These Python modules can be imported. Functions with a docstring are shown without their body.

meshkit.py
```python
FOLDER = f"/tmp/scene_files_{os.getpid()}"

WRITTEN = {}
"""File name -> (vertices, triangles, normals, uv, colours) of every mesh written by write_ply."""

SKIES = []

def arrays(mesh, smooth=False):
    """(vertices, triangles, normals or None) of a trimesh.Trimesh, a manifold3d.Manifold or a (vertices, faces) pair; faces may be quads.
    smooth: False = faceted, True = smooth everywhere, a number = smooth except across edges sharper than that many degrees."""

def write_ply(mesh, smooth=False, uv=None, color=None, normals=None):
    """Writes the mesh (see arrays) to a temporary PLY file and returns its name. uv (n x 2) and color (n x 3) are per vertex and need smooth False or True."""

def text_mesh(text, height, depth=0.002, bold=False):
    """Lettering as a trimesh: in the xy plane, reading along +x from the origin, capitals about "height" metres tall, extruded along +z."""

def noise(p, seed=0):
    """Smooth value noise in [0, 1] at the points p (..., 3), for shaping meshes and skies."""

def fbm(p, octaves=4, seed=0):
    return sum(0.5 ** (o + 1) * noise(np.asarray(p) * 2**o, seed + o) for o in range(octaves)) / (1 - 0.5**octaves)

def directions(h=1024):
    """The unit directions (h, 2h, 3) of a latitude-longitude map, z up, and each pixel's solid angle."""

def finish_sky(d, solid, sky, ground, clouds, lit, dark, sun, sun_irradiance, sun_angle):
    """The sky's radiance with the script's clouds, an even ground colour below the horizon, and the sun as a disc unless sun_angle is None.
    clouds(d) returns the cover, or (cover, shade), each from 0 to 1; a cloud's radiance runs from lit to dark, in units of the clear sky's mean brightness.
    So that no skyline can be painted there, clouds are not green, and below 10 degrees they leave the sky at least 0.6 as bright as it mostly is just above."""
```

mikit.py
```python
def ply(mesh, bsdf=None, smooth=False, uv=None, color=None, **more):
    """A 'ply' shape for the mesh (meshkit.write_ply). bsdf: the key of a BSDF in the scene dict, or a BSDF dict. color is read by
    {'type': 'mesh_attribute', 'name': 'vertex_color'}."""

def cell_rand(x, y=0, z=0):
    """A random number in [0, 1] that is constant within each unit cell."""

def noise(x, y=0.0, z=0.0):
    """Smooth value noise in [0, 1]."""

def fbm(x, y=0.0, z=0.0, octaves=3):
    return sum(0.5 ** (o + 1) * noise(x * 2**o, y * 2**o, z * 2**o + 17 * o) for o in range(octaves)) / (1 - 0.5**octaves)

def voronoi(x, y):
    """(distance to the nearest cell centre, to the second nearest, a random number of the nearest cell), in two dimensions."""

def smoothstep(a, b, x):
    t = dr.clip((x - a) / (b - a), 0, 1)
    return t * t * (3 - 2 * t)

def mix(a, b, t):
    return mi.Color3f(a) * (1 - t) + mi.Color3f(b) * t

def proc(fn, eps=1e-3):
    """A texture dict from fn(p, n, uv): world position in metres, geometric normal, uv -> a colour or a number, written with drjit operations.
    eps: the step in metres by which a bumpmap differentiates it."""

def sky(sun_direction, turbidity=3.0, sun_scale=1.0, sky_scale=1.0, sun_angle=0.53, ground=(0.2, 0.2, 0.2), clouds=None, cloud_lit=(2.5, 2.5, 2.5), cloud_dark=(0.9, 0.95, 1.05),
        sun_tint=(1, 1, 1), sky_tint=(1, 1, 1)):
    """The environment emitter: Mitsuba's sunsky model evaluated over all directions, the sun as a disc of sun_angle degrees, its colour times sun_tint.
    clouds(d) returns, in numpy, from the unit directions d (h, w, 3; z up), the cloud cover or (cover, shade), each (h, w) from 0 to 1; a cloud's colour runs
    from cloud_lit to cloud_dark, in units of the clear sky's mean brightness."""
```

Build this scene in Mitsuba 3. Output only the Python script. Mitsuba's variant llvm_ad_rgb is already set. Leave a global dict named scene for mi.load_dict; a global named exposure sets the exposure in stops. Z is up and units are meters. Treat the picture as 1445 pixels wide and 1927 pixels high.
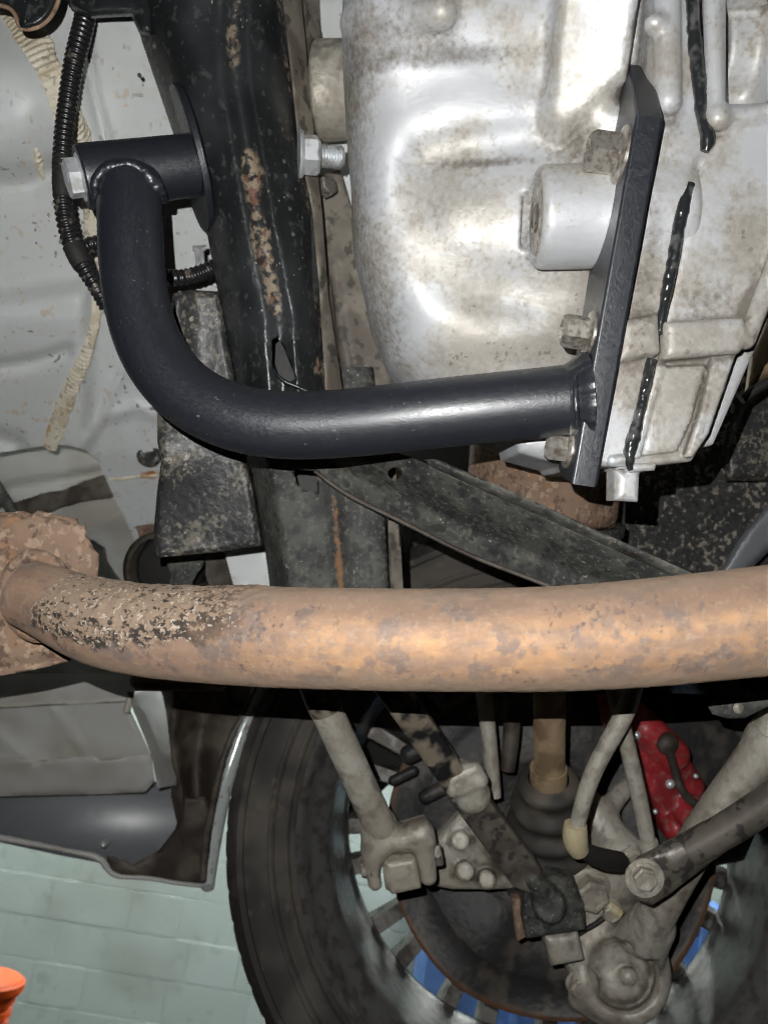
import math, random
import numpy as np, trimesh, mitsuba as mi, drjit as dr
import manifold3d as m3
from mikit import proc, smoothstep, mix
import mikit, meshkit

scene, labels = {}, {}
T = mi.ScalarTransform4f
rng = np.random.default_rng(7)
random.seed(7)

# ------------------------------------------------------------------ camera, flash, room light, exposure
F, CX, CY = 1481.4, 722.5, 963.5            # lens in photograph pixels
PITCH, ROLL = math.radians(15), math.radians(9)
EYE = np.array([0, 0, 1.75])
FW = np.array([0, math.cos(PITCH), math.sin(PITCH)])
UP0 = np.array([0, -math.sin(PITCH), math.cos(PITCH)])
RT = math.cos(ROLL) * np.array([1.0, 0, 0]) + math.sin(ROLL) * UP0
UPV = -math.sin(ROLL) * np.array([1.0, 0, 0]) + math.cos(ROLL) * UP0
B = np.stack([RT, UPV, FW])                 # rows: axes of the frame the car parts are measured in


def W(l):
    return EYE + np.asarray(l, float) @ B


def P(px, py, d):
    return np.array([(px - CX) * d / F, -(py - CY) * d / F, d])


def L(v):                                   # world direction -> frame
    return B @ np.asarray(v, float)


scene['camera'] = {'type': 'thinlens', 'fov': 52.0, 'fov_axis': 'x', 'aperture_radius': 0.0013, 'focus_distance': 0.45,
                   'near_clip': 0.01, 'far_clip': 60.0,
                   'to_world': T().look_at(origin=EYE.tolist(), target=(EYE + FW).tolist(), up=UPV.tolist())}
scene['flash'] = {'type': 'point', 'position': W([-0.026, 0.031, 0.0]).tolist(),
                  'intensity': {'type': 'rgb', 'value': [1.0, 1.0, 0.985]}}
exposure = 0.0

# ------------------------------------------------------------------ materials
def bs(name, color, rough=0.5, metal=0.0, bump=None, bscale=1.0, spec=0.5, **more):
    c = proc(color) if callable(color) else {'type': 'rgb', 'value': list(color)}
    r = proc(rough) if callable(rough) else float(rough)
    b = {'type': 'principled', 'base_color': c, 'roughness': r, 'metallic': float(metal), **({} if 'eta' in more else {'specular': float(spec)}), **more}
    if bump:
        b = {'type': 'bumpmap', 'arbitrary': proc(bump, 4e-4), 'scale': float(bscale), 'bsdf': b}
    scene[name] = {'type': 'twosided', 'bsdf': b}


def grain(x, y, z):
    """Smooth value noise in [0, 1] with a cheap hash (it compiles faster than one random number per corner)."""
    fx, fy, fz = dr.floor(x), dr.floor(y), dr.floor(z)
    tx, ty, tz = x - fx, y - fy, z - fz
    tx, ty, tz = tx * tx * (3 - 2 * tx), ty * ty * (3 - 2 * ty), tz * tz * (3 - 2 * tz)
    ix, iy, iz = (mi.UInt32(mi.Int32(v) + 1000000) * k for v, k in ((fx, 374761393), (fy, 668265263), (fz, 2147483647)))
    xs, ys, zs = (ix, ix + 374761393), (iy, iy + 668265263), (iz, iz + 2147483647)

    def at(a, b, c):
        h = xs[a] + ys[b] + zs[c]
        h = (h ^ (h >> 13)) * 1274126177
        return mi.Float((h ^ (h >> 16)) & 0xFFFF)
    e = [[dr.lerp(at(0, b, c), at(1, b, c), tx) for b in (0, 1)] for c in (0, 1)]
    return dr.lerp(dr.lerp(e[0][0], e[0][1], ty), dr.lerp(e[1][0], e[1][1], ty), tz) * (1 / 65535.0)


def n3(p, s, o=0.0):
    return grain(p.x * s + o, p.y * s + o * 1.7, p.z * s - o)


def f3(p, s, o=0.0, octaves=3):
    r, k = 0, 0.5
    for i in range(octaves):
        r = r + k * n3(p, s * 2.03 ** i, o + 13.0 * i)
        k *= 0.5
    return r / (1 - 0.5 ** octaves)


def fbm(x, y, z=0.0, octaves=3):
    r, k, m = 0, 0.5, 1.0
    for i in range(octaves):
        r = r + k * grain(x * m + 7.0 * i, y * m - 3.0 * i, mi.Float(z) * m + 17.0 * i)
        k *= 0.5
        m *= 2.03
    return r / (1 - 0.5 ** octaves)


def alu_c(p, n, uv):
    # uv.x: grime in the corners, built-up grime, and painted overhang shade
    lo, fine = f3(p, 26, 3.0), f3(p, 420, 5.0)
    c = mix((0.54, 0.55, 0.565), (0.43, 0.41, 0.37), smoothstep(0.32, 0.58, lo + 0.25 * (fine - 0.5)))
    c = mix(c, (0.33, 0.30, 0.26), smoothstep(0.48, 0.78, lo + 0.5 * (fine - 0.5)) * 0.8)
    c = mix(c, (0.26, 0.21, 0.16), smoothstep(0.58, 0.82, fine) * smoothstep(0.50, 0.72, f3(p, 55, 1.0, 2)) * 0.3)
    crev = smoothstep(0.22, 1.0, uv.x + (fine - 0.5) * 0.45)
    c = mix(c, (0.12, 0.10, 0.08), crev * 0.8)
    return mix(c, (0.09, 0.08, 0.07), smoothstep(0.70, 0.78, f3(p, 330, 12.0, 2)) * smoothstep(0.58, 0.68, lo) * 0.5)


def alu_r(p, n, uv):
    return 0.37 + 0.25 * f3(p, 40, 3.3) + 0.25 * smoothstep(0.2, 0.8, uv.x)


def alu_b(p, n, uv):
    return 0.00010 * n3(p, 900, 1.0) + 0.0006 * n3(p, 70, 4.0)


bs('cast_aluminium', alu_c, alu_r, 0.22, alu_b, spec=0.55)


def coat_b(p, n, uv):
    return 0.00007 * n3(p, 1700, 2.0)


def coat_c(p, n, uv):
    return mix((0.0140, 0.0162, 0.0220), (0.16, 0.16, 0.16), smoothstep(0.90, 0.95, n3(p, 620, 3.0)) * smoothstep(0.55, 0.7, n3(p, 60, 1.0)) * 0.6)


def coat_r(p, n, uv):
    return 0.285 + 0.17 * n3(p, 1000, 4.0) + 0.06 * n3(p, 400, 8.0)


bs('powder_coat', coat_c, coat_r, 0.0, coat_b, eta=1.78)


def rust_c(p, n, uv):
    # uv.x: metres along the pipe, uv.y: metres round it from the side that faces out, up positive
    a, b = uv.x, uv.y
    lo, mid, hi = f3(p, 45, 2.0), f3(p, 150, 6.0), f3(p, 480, 9.0)
    base = mix((0.30, 0.195, 0.138), (0.235, 0.155, 0.112), smoothstep(0.30, 0.70, 0.5 * lo + 0.5 * fbm(a * 40, b * 160)))
    band = smoothstep(0.022, 0.004, dr.abs(b + 0.003 + 0.012 * (lo - 0.5))) * smoothstep(0.12, 0.20, a)  # golden highlight painted into the colour along the camera side
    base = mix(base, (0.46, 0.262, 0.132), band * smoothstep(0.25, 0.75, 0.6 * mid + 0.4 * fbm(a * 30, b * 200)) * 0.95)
    base = mix(base, (0.165, 0.13, 0.118), smoothstep(0.50, 0.72, f3(p, 85, 6.5) + 0.5 * (mid - 0.5) + 0.3 * (hi - 0.5)) * 0.75)
    base = mix(base, (0.115, 0.085, 0.075), smoothstep(0.60, 0.78, hi) * smoothstep(0.48, 0.66, f3(p, 70, 7.0)) * 0.7)
    base = mix(base, (0.46, 0.36, 0.26), smoothstep(0.55, 0.78, f3(p, 560, 3.0)) * 0.2)
    dust = smoothstep(0.012, 0.030, -b + 0.016 * (lo - 0.5)) + 0.75 * smoothstep(0.014, 0.028, b)
    base = mix(base, (0.325, 0.242, 0.175), dr.clip(dust, 0, 1) * (0.5 + 0.6 * hi))
    # burnt crust baked onto the upper side near the muffler
    edge = b + 0.018 * (mid - 0.5) - smoothstep(0.05, 0.14, a) * 0.010
    crust = smoothstep(-0.013, -0.007, edge) * smoothstep(0.030, 0.040, a + 0.01 * lo) * smoothstep(0.180, 0.140, a + 0.03 * mid)
    rim = smoothstep(0.008, -0.008, edge) + smoothstep(0.10, 0.15, a)
    bits = 0.55 * fbm(a * 260, b * 420) + 0.45 * fbm(a * 700 + 5, b * 900)
    cc = mix((0.29, 0.215, 0.155), (0.035, 0.030, 0.027), smoothstep(0.47, 0.64, bits + 0.16 * (rim - 0.55) + 0.12 * (lo - 0.5)))
    cc = mix(cc, (0.56, 0.50, 0.42), smoothstep(0.66, 0.74, fbm(a * 600 + 9, b * 600)) * 0.7)
    return mix(base, cc, crust * 0.92)


def rust_b(p, n, uv):
    return 0.0006 * f3(p, 220, 2.0) + 0.00015 * f3(p, 900, 2.0, 2)


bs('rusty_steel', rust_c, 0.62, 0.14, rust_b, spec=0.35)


def scale_c(p, n, uv):
    c = mix((0.25, 0.17, 0.12), (0.19, 0.125, 0.09), smoothstep(0.3, 0.7, f3(p, 60)))
    c = mix(c, (0.38, 0.28, 0.20), smoothstep(0.55, 0.7, f3(p, 300, 4.0)) * 0.7)
    c = mix(c, (0.28, 0.15, 0.08), smoothstep(0.60, 0.76, f3(p, 150, 9.0)) * 0.6)
    return mix(c, (0.09, 0.06, 0.05), smoothstep(0.60, 0.72, f3(p, 200, 6.0)) * 0.7)


def scale_b(p, n, uv):
    return 0.0012 * f3(p, 160, 2.0) + 0.0004 * f3(p, 700, 2.0, 2)


bs('rust_scale', scale_c, 0.85, 0.0, scale_b, spec=0.2)


def blk_c(p, n, uv):
    # uv.x: how much rust and caked mud sits here (seam)
    c = mix((0.014, 0.016, 0.017), (0.030, 0.033, 0.035), smoothstep(0.4, 0.7, f3(p, 25, 1.0)))
    c = mix(c, (0.10, 0.10, 0.10), smoothstep(0.60, 0.80, f3(p, 260, 5.0)) * 0.4)
    chip = smoothstep(0.90, 0.95, n3(p, 420, 6.0)) * smoothstep(0.5, 0.65, n3(p, 40, 3.0))
    c = mix(c, (0.30, 0.27, 0.22), chip)
    m = uv.x + (f3(p, 70, 8.0) - 0.5) * 1.1
    c = mix(c, (0.30, 0.235, 0.165), smoothstep(0.45, 0.72, m) * 0.8 * smoothstep(0.34, 0.62, f3(p, 300, 4.0)))
    c = mix(c, (0.15, 0.072, 0.05), smoothstep(0.62, 0.85, m) * smoothstep(0.52, 0.66, f3(p, 140, 2.0)))
    return mix(c, (0.014, 0.012, 0.011), smoothstep(0.54, 0.68, f3(p, 230, 7.0)) * smoothstep(0.35, 0.6, m) * 0.9)


def blk_b(p, n, uv):
    return 0.0012 * smoothstep(0.3, 0.9, uv.x) * f3(p, 180, 2.0) + 0.0004 * f3(p, 150, 2.0) + 0.00008 * f3(p, 900, 1.0, 2)


bs('black_paint', blk_c, lambda p, n, uv: 0.35 + 0.35 * dr.clip(uv.x, 0, 1), 0.0, blk_b, spec=0.55)


def dusty_c(p, n, uv):
    # uv.x: rust streak
    hi = f3(p, 420, 5.0)
    c = mix((0.042, 0.044, 0.042), (0.080, 0.080, 0.071), smoothstep(0.35, 0.68, f3(p, 60, 1.0)))
    c = mix(c, (0.17, 0.16, 0.13), smoothstep(0.50, 0.80, hi) * 0.5)
    c = mix(c, (0.02, 0.02, 0.02), smoothstep(0.54, 0.70, f3(p, 170, 8.0)) * 0.6)
    c = mix(c, (0.40, 0.37, 0.31), smoothstep(0.90, 0.95, n3(p, 520, 2.0)) * 0.6)
    m = uv.x + (hi - 0.5) * 0.9
    return mix(c, (0.24, 0.12, 0.05), smoothstep(0.45, 0.85, m) * 0.8)


def dusty_b(p, n, uv):
    return 0.0004 * n3(p, 260, 2.0) + 0.00014 * n3(p, 900, 2.0)


bs('dusty_black_steel', dusty_c, 0.62, 0.0, dusty_b, spec=0.3)


def mud_c(p, n, uv):
    hi, lo = f3(p, 420, 5.0), f3(p, 45, 2.0)
    c = mix((0.020, 0.021, 0.023), (0.05, 0.05, 0.048), lo)
    c = mix(c, (0.22, 0.20, 0.16), smoothstep(0.50, 0.76, hi + 0.7 * (lo - 0.5)) * 0.65)
    return mix(c, (0.42, 0.38, 0.32), smoothstep(0.68, 0.78, f3(p, 260, 7.0)) * smoothstep(0.4, 0.65, lo) * 0.7)


bs('muddy_plastic', mud_c, 0.45, 0.0, dusty_b, spec=0.45)


def speck_c(p, n, uv):
    v = 0.75 * smoothstep(0.52, 0.80, f3(p, 300, 4.0, 3) + 0.25 * (n3(p, 25, 2.0) - 0.5))
    c = mix((0.016, 0.016, 0.017), (0.045, 0.045, 0.043), n3(p, 300, 2.0))
    return mix(c, (0.36, 0.32, 0.26), v)


bs('speckled_liner', speck_c, 0.75, 0.0, None, spec=0.3)


def body_c(p, n, uv):
    c = mix((0.64, 0.665, 0.665), (0.57, 0.59, 0.58), smoothstep(0.35, 0.65, n3(p, 9, 1.0)))
    c = mix(c, (0.50, 0.36, 0.22), smoothstep(0.70, 0.80, f3(p, 130, 5.0)) * 0.5)
    c = mix(c, (0.12, 0.10, 0.09), smoothstep(0.83, 0.87, n3(p, 260, 2.0)) * smoothstep(0.4, 0.7, f3(p, 30, 2.0)) * 0.8)
    c = mix(c, (0.55, 0.53, 0.46), smoothstep(0.55, 0.75, f3(p, 160, 15.0)) * 0.25)
    return mix(c, (0.36, 0.15, 0.04), smoothstep(0.35, 0.8, uv.x + (f3(p, 120, 3.0) - 0.5) * 0.8))


bs('grey_body_paint', body_c, 0.42, 0.0, None, spec=0.35)


def seal_c(p, n, uv):
    c = mix((0.76, 0.70, 0.56), (0.60, 0.52, 0.38), smoothstep(0.4, 0.7, f3(p, 90, 1.0)))
    c = mix(c, (0.55, 0.30, 0.10), smoothstep(0.66, 0.75, f3(p, 60, 7.0)) * 0.7)
    return mix(c, (0.25, 0.21, 0.15), smoothstep(0.60, 0.74, f3(p, 330, 4.0)) * 0.6)


def seal_b(p, n, uv):
    return 0.0011 * f3(p, 130, 2.0) + 0.0005 * dr.sin(uv.x * 1500)


bs('seam_sealer', seal_c, 0.75, 0.0, seal_b, spec=0.25)
bs('loom_plastic', lambda p, n, uv: mix((0.016, 0.016, 0.017), (0.22, 0.19, 0.15), smoothstep(0.60, 0.75, f3(p, 200, 1.0)) * 0.45), 0.28, 0.0, None, spec=0.6)
bs('zinc', lambda p, n, uv: mix((0.78, 0.81, 0.83), (0.55, 0.55, 0.53), smoothstep(0.5, 0.7, f3(p, 200, 1.0))), 0.42, 0.6, None)
bs('old_bolt', lambda p, n, uv: mix((0.56, 0.53, 0.48), (0.28, 0.24, 0.19), smoothstep(0.35, 0.80, f3(p, 480, 3.0))), 0.36, 0.75, None)


def link_c(p, n, uv):
    c = mix((0.46, 0.435, 0.375), (0.37, 0.335, 0.275), smoothstep(0.35, 0.7, f3(p, 35, 1.0)))
    c = mix(c, (0.25, 0.215, 0.17), smoothstep(0.50, 0.80, f3(p, 240, 5.0)) * 0.5)
    c = mix(c, (0.11, 0.09, 0.07), smoothstep(0.55, 0.75, f3(p, 75, 8.0)) * 0.5)
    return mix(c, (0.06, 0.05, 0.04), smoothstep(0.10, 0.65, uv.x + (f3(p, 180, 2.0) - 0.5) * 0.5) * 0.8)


def link_b(p, n, uv):
    return 0.0005 * n3(p, 330, 1.0) + 0.0008 * n3(p, 110, 3.0)


bs('dusty_alloy', link_c, 0.52, 0.2, link_b, spec=0.4)


def arm_c(p, n, uv):
    c = mix((0.27, 0.235, 0.185), (0.19, 0.16, 0.12), smoothstep(0.35, 0.7, f3(p, 60, 1.0)))
    return mix(c, (0.015, 0.015, 0.016), smoothstep(0.44, 0.66, f3(p, 75, 9.0)))


bs('scuffed_arm', arm_c, 0.42, 0.1, None, spec=0.5)
bs('tyre_rubber', lambda p, n, uv: mix(mix((0.045, 0.042, 0.039), (0.100, 0.090, 0.078), smoothstep(0.35, 0.7, f3(p, 25, 1.0))), (0.15, 0.115, 0.085), smoothstep(0.62, 0.80, f3(p, 90, 4.0)) * 0.5), 0.75, 0.0, None, spec=0.25)
bs('brown_dirt_metal', lambda p, n, uv: mix((0.10, 0.085, 0.07), (0.045, 0.035, 0.028), smoothstep(0.35, 0.65, f3(p, 60, 1.0))), 0.6, 0.2, None)
bs('brown_dust', lambda p, n, uv: mix(mix((0.22, 0.195, 0.16), (0.13, 0.11, 0.09), smoothstep(0.35, 0.65, f3(p, 60, 1.0))), (0.04, 0.035, 0.03), smoothstep(0.56, 0.70, f3(p, 130, 4.0)) * 0.7), 0.6, 0.1, None)
bs('rim_metal', lambda p, n, uv: mix((0.13, 0.128, 0.125), (0.07, 0.06, 0.052), smoothstep(0.40, 0.75, f3(p, 110, 2.0)) * 0.8), 0.45, 0.3, None)
bs('spoke_metal', lambda p, n, uv: mix((0.20, 0.19, 0.175), (0.07, 0.06, 0.05), smoothstep(0.40, 0.70, f3(p, 90, 2.0))), 0.45, 0.4, None)
bs('shield_black', lambda p, n, uv: mix(mix((0.022, 0.021, 0.021), (0.07, 0.06, 0.05), smoothstep(0.45, 0.75, f3(p, 60, 1.0))), (0.125, 0.065, 0.035), smoothstep(0.4, 0.9, uv.x + (f3(p, 80, 2.0) - 0.5) * 0.5)), 0.55, 0.0, dusty_b)
bs('red_caliper_paint', lambda p, n, uv: mix(mix((0.36, 0.028, 0.035), (0.20, 0.022, 0.025), smoothstep(0.42, 0.80, f3(p, 60, 2.0))), (0.22, 0.15, 0.12), smoothstep(0.5, 0.8, f3(p, 260, 5.0)) * 0.6), 0.4, 0.0, None)
bs('rubber', (0.022, 0.021, 0.020), 0.6)
bs('boot_rubber', lambda p, n, uv: mix((0.035, 0.032, 0.028), (0.10, 0.085, 0.065), smoothstep(0.4, 0.75, f3(p, 40, 2.0))), 0.65)
bs('shaft_paint', lambda p, n, uv: mix((0.30, 0.22, 0.13), (0.18, 0.12, 0.07), smoothstep(0.4, 0.7, f3(p, 70, 2.0))), 0.7)
bs('sealant', lambda p, n, uv: mix((0.02, 0.022, 0.023), (0.10, 0.10, 0.10), smoothstep(0.5, 0.75, f3(p, 150, 2.0))), 0.22, 0.0, None, spec=0.7)
bs('ferrule_plastic', (0.50, 0.43, 0.27), 0.5)
bs('sill_paint', lambda p, n, uv: mix((0.47, 0.465, 0.445), (0.36, 0.34, 0.295), smoothstep(0.35, 0.7, f3(p, 18, 6.0))), 0.45)
bs('glossy_teal_paint', lambda p, n, uv: mix((0.42, 0.46, 0.45), (0.28, 0.19, 0.15), smoothstep(0.60, 0.72, f3(p, 220, 6.0)) * 0.7), 0.20, 0.1, None, eta=2.2)
bs('slate_plastic', (0.14, 0.146, 0.158), 0.46, 0.0, eta=2.2)
bs('grimy_link', lambda p, n, uv: mix(mix((0.17, 0.15, 0.125), (0.11, 0.095, 0.08), smoothstep(0.35, 0.7, f3(p, 60, 1.0))), (0.03, 0.03, 0.032), smoothstep(0.55, 0.68, f3(p, 160, 6.0)) * 0.7), 0.42, 0.25, None)
bs('brown_grime', lambda p, n, uv: mix((0.10, 0.085, 0.065), (0.035, 0.026, 0.02), smoothstep(0.35, 0.65, f3(p, 35, 2.0))), 0.6)
def wall_c(c):
    dirt = (0.30, 0.315, 0.27)
    return lambda p, n, uv: mix(mix(c, dirt, smoothstep(0.50, 0.85, f3(p, 2.6, 2.0)) * 0.55), dirt, smoothstep(0.60, 0.80, f3(p, 22, 4.0)) * 0.35)


for i, c in enumerate([(0.47, 0.545, 0.510), (0.485, 0.555, 0.525), (0.455, 0.53, 0.49)]):
    bs(f'wall_paint_{i}', wall_c(c), 0.5)
bs('mortar', (0.42, 0.48, 0.44), 0.8)
bs('blue_plastic', lambda p, n, uv: mix((0.075, 0.17, 0.42), (0.11, 0.21, 0.48), smoothstep(0.4, 0.6, f3(p, 14, 2.0))), 0.6)
bs('orange_plastic', (0.85, 0.115, 0.015), 0.45)

# ------------------------------------------------------------------ helpers
def thing(key, label, cat, group=None, kind=None):
    labels[key] = {'label': label, 'category': cat}
    if group:
        labels[key]['group'] = group
    if kind:
        labels[key]['kind'] = kind
    return key


def struct(key, label=None, kind='structure', cat=None):
    labels[key] = {'kind': kind}
    if label:
        labels[key]['label'] = label
    if cat:
        labels[key]['category'] = cat


def free(key):
    if key not in scene:
        return key
    i = 1
    while f'{key}_{i:03d}' in scene:
        i += 1
    return f'{key}_{i:03d}'


def put(key, mesh, bsdf, smooth=True, uv=None, label=None, world=False):
    """mesh: (vertices, triangles[, uv]) in the car frame -> an entry of the scene."""
    if len(mesh) == 3:
        uv = mesh[2]
    v, f = np.asarray(mesh[0], float), np.asarray(mesh[1])
    if f.shape[1] == 4:
        f = np.vstack([f[:, [0, 1, 2]], f[:, [0, 2, 3]]])
    if not world:
        v = W(v)
    c = v - v.mean(0)
    if np.einsum('ij,ij->', c[f[:, 0]], np.cross(c[f[:, 1]], c[f[:, 2]])) < 0:
        f = f[:, ::-1]
    key = free(key)
    if uv is None:
        t = trimesh.Trimesh(v, f, process=False)
        if smooth is not False and smooth is not True:
            t = trimesh.graph.smooth_shade(t, angle=np.radians(smooth), facet_minarea=None)
        v, f = np.array(t.vertices), np.array(t.faces)
        uv = np.zeros((len(v), 2))
    scene[key] = mikit.ply((v, f), bsdf, smooth=bool(smooth), uv=uv)
    if label:
        labels[key] = {'label': label}
    return key


def cat_meshes(*ms):
    vs, fs, n = [], [], 0
    for m in ms:
        f = np.asarray(m[1])
        if f.shape[1] == 4:
            f = np.vstack([f[:, [0, 1, 2]], f[:, [0, 2, 3]]])
        vs.append(m[0]); fs.append(f + n); n += len(m[0])
    return np.vstack(vs), np.vstack(fs)


def spline(pts, n):
    pts = np.asarray(pts, float)
    from scipy.interpolate import CubicSpline, PchipInterpolator
    t = np.r_[0, np.cumsum(np.linalg.norm(np.diff(pts[:, :3], axis=0), axis=1))]
    return PchipInterpolator(t, pts)(np.linspace(0, t[-1], n)) if len(pts) < 3 else CubicSpline(t, pts, bc_type='natural')(np.linspace(0, t[-1], n))


def px_path(pts):
    """[(px, py, depth, radius in px)] -> [(x, y, z, radius in m)]"""
    return [[*P(a, b, d), r * d / F] for a, b, d, r in pts]


def tube(path, n=80, sides=32, flat=1.0, lump=0.0, cap=True, mod=None, seed=0, up=None):
    """A swept round section; flat squeezes it along the depth axis; uv = metres along, metres round from the camera side."""
    q = spline(path, n)
    c, r = q[:, :3], q[:, 3].copy()
    t = np.gradient(c, axis=0)
    t /= np.linalg.norm(t, axis=1, keepdims=True)
    s = np.r_[0, np.cumsum(np.linalg.norm(np.diff(c, axis=0), axis=1))]
    if mod is not None:
        r = r * mod(s)
    a = np.zeros_like(t)
    ref = np.array([0, 0, -1.0]) if up is None else np.asarray(up, float)
    a0 = ref - t[0] * (ref @ t[0])
    for i in range(n):
        a0 = a0 - t[i] * (a0 @ t[i])
        a0 /= np.linalg.norm(a0)
        a[i] = a0
    b = np.cross(t, a)
    if b[n // 2][1] < 0:
        b = -b
    ang = np.linspace(-np.pi, np.pi, sides + 1)
    R = r[:, None] * np.ones((1, sides + 1))
    off = R[..., None] * (np.cos(ang)[None, :, None] * a[:, None] + np.sin(ang)[None, :, None] * b[:, None])
    if lump:
        pts0 = c[:, None] + off
        k = meshkit.fbm(pts0 * (0.9 / np.mean(r)), 3, seed) - 0.5
        k[:, -1] = k[:, 0]
        off *= (1 + lump * 2 * k)[..., None]
    off[..., 2] *= flat
    v = (c[:, None] + off).reshape(-1, 3)
    uv = np.stack([np.repeat(s, sides + 1), (ang[None] * R).ravel()], 1)
    i, j = np.meshgrid(np.arange(n - 1), np.arange(sides), indexing='ij')
    m = sides + 1
    f = np.stack([i * m + j, i * m + j + 1, (i + 1) * m + j + 1, (i + 1) * m + j], -1).reshape(-1, 4)
    f = np.vstack([f[:, [0, 1, 2]], f[:, [0, 2, 3]]])
    if cap:
        for e in (0, n - 1):
            ring = v[e * m:(e + 1) * m]
            k = len(v)
            v = np.vstack([v, ring, c[e:e + 1]])
            uv = np.vstack([uv, np.tile([[s[e], 0.0]], (m + 1, 1)) + np.r_[np.c_[ring[:, 0] - c[e, 0], ring[:, 1] - c[e, 1]] * 0.2, [[0, 0]]]])
            jj = np.arange(sides)
            f = np.vstack([f, np.stack([k + jj, k + jj + 1, np.full(sides, k + m)], 1)[:, ::1 if e else -1]])
    return v, f, uv


def frame_of(axis):
    a = np.asarray(axis, float); a = a / np.linalg.norm(a)
    u = np.cross(a, [0, 1.0, 0] if abs(a[1]) < 0.9 else [1.0, 0, 0]); u /= np.linalg.norm(u)
    return u, np.cross(a, u), a


def lathe(profile, c, axis, n=48, a0=0.0, a1=2 * np.pi, mod=None, closed=False):
    """profile [(radius, height)] turned about the axis through c."""
    u, w, a = frame_of(axis)
    pr = np.asarray(profile, float)
    if closed:
        pr = np.vstack([pr, pr[:1]])
    full = abs(a1 - a0 - 2 * np.pi) < 1e-6
    ang = np.linspace(a0, a1, n + 1)
    k = len(pr)
    R = pr[:, 0][None] * np.ones((n + 1, 1)); H = pr[:, 1][None] * np.ones((n + 1, 1))
    if mod:
        R, H = mod(R, H, ang[:, None])
    v = np.asarray(c) + R[..., None] * (np.cos(ang)[:, None, None] * u + np.sin(ang)[:, None, None] * w) + H[..., None] * a
    i, j = np.meshgrid(np.arange(n), np.arange(k - 1), indexing='ij')
    nx = (i + 1) % n if full else i + 1
    f = np.stack([i * k + j, nx * k + j, nx * k + j + 1, i * k + j + 1], -1).reshape(-1, 4)
    return v.reshape(-1, 3), f


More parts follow.
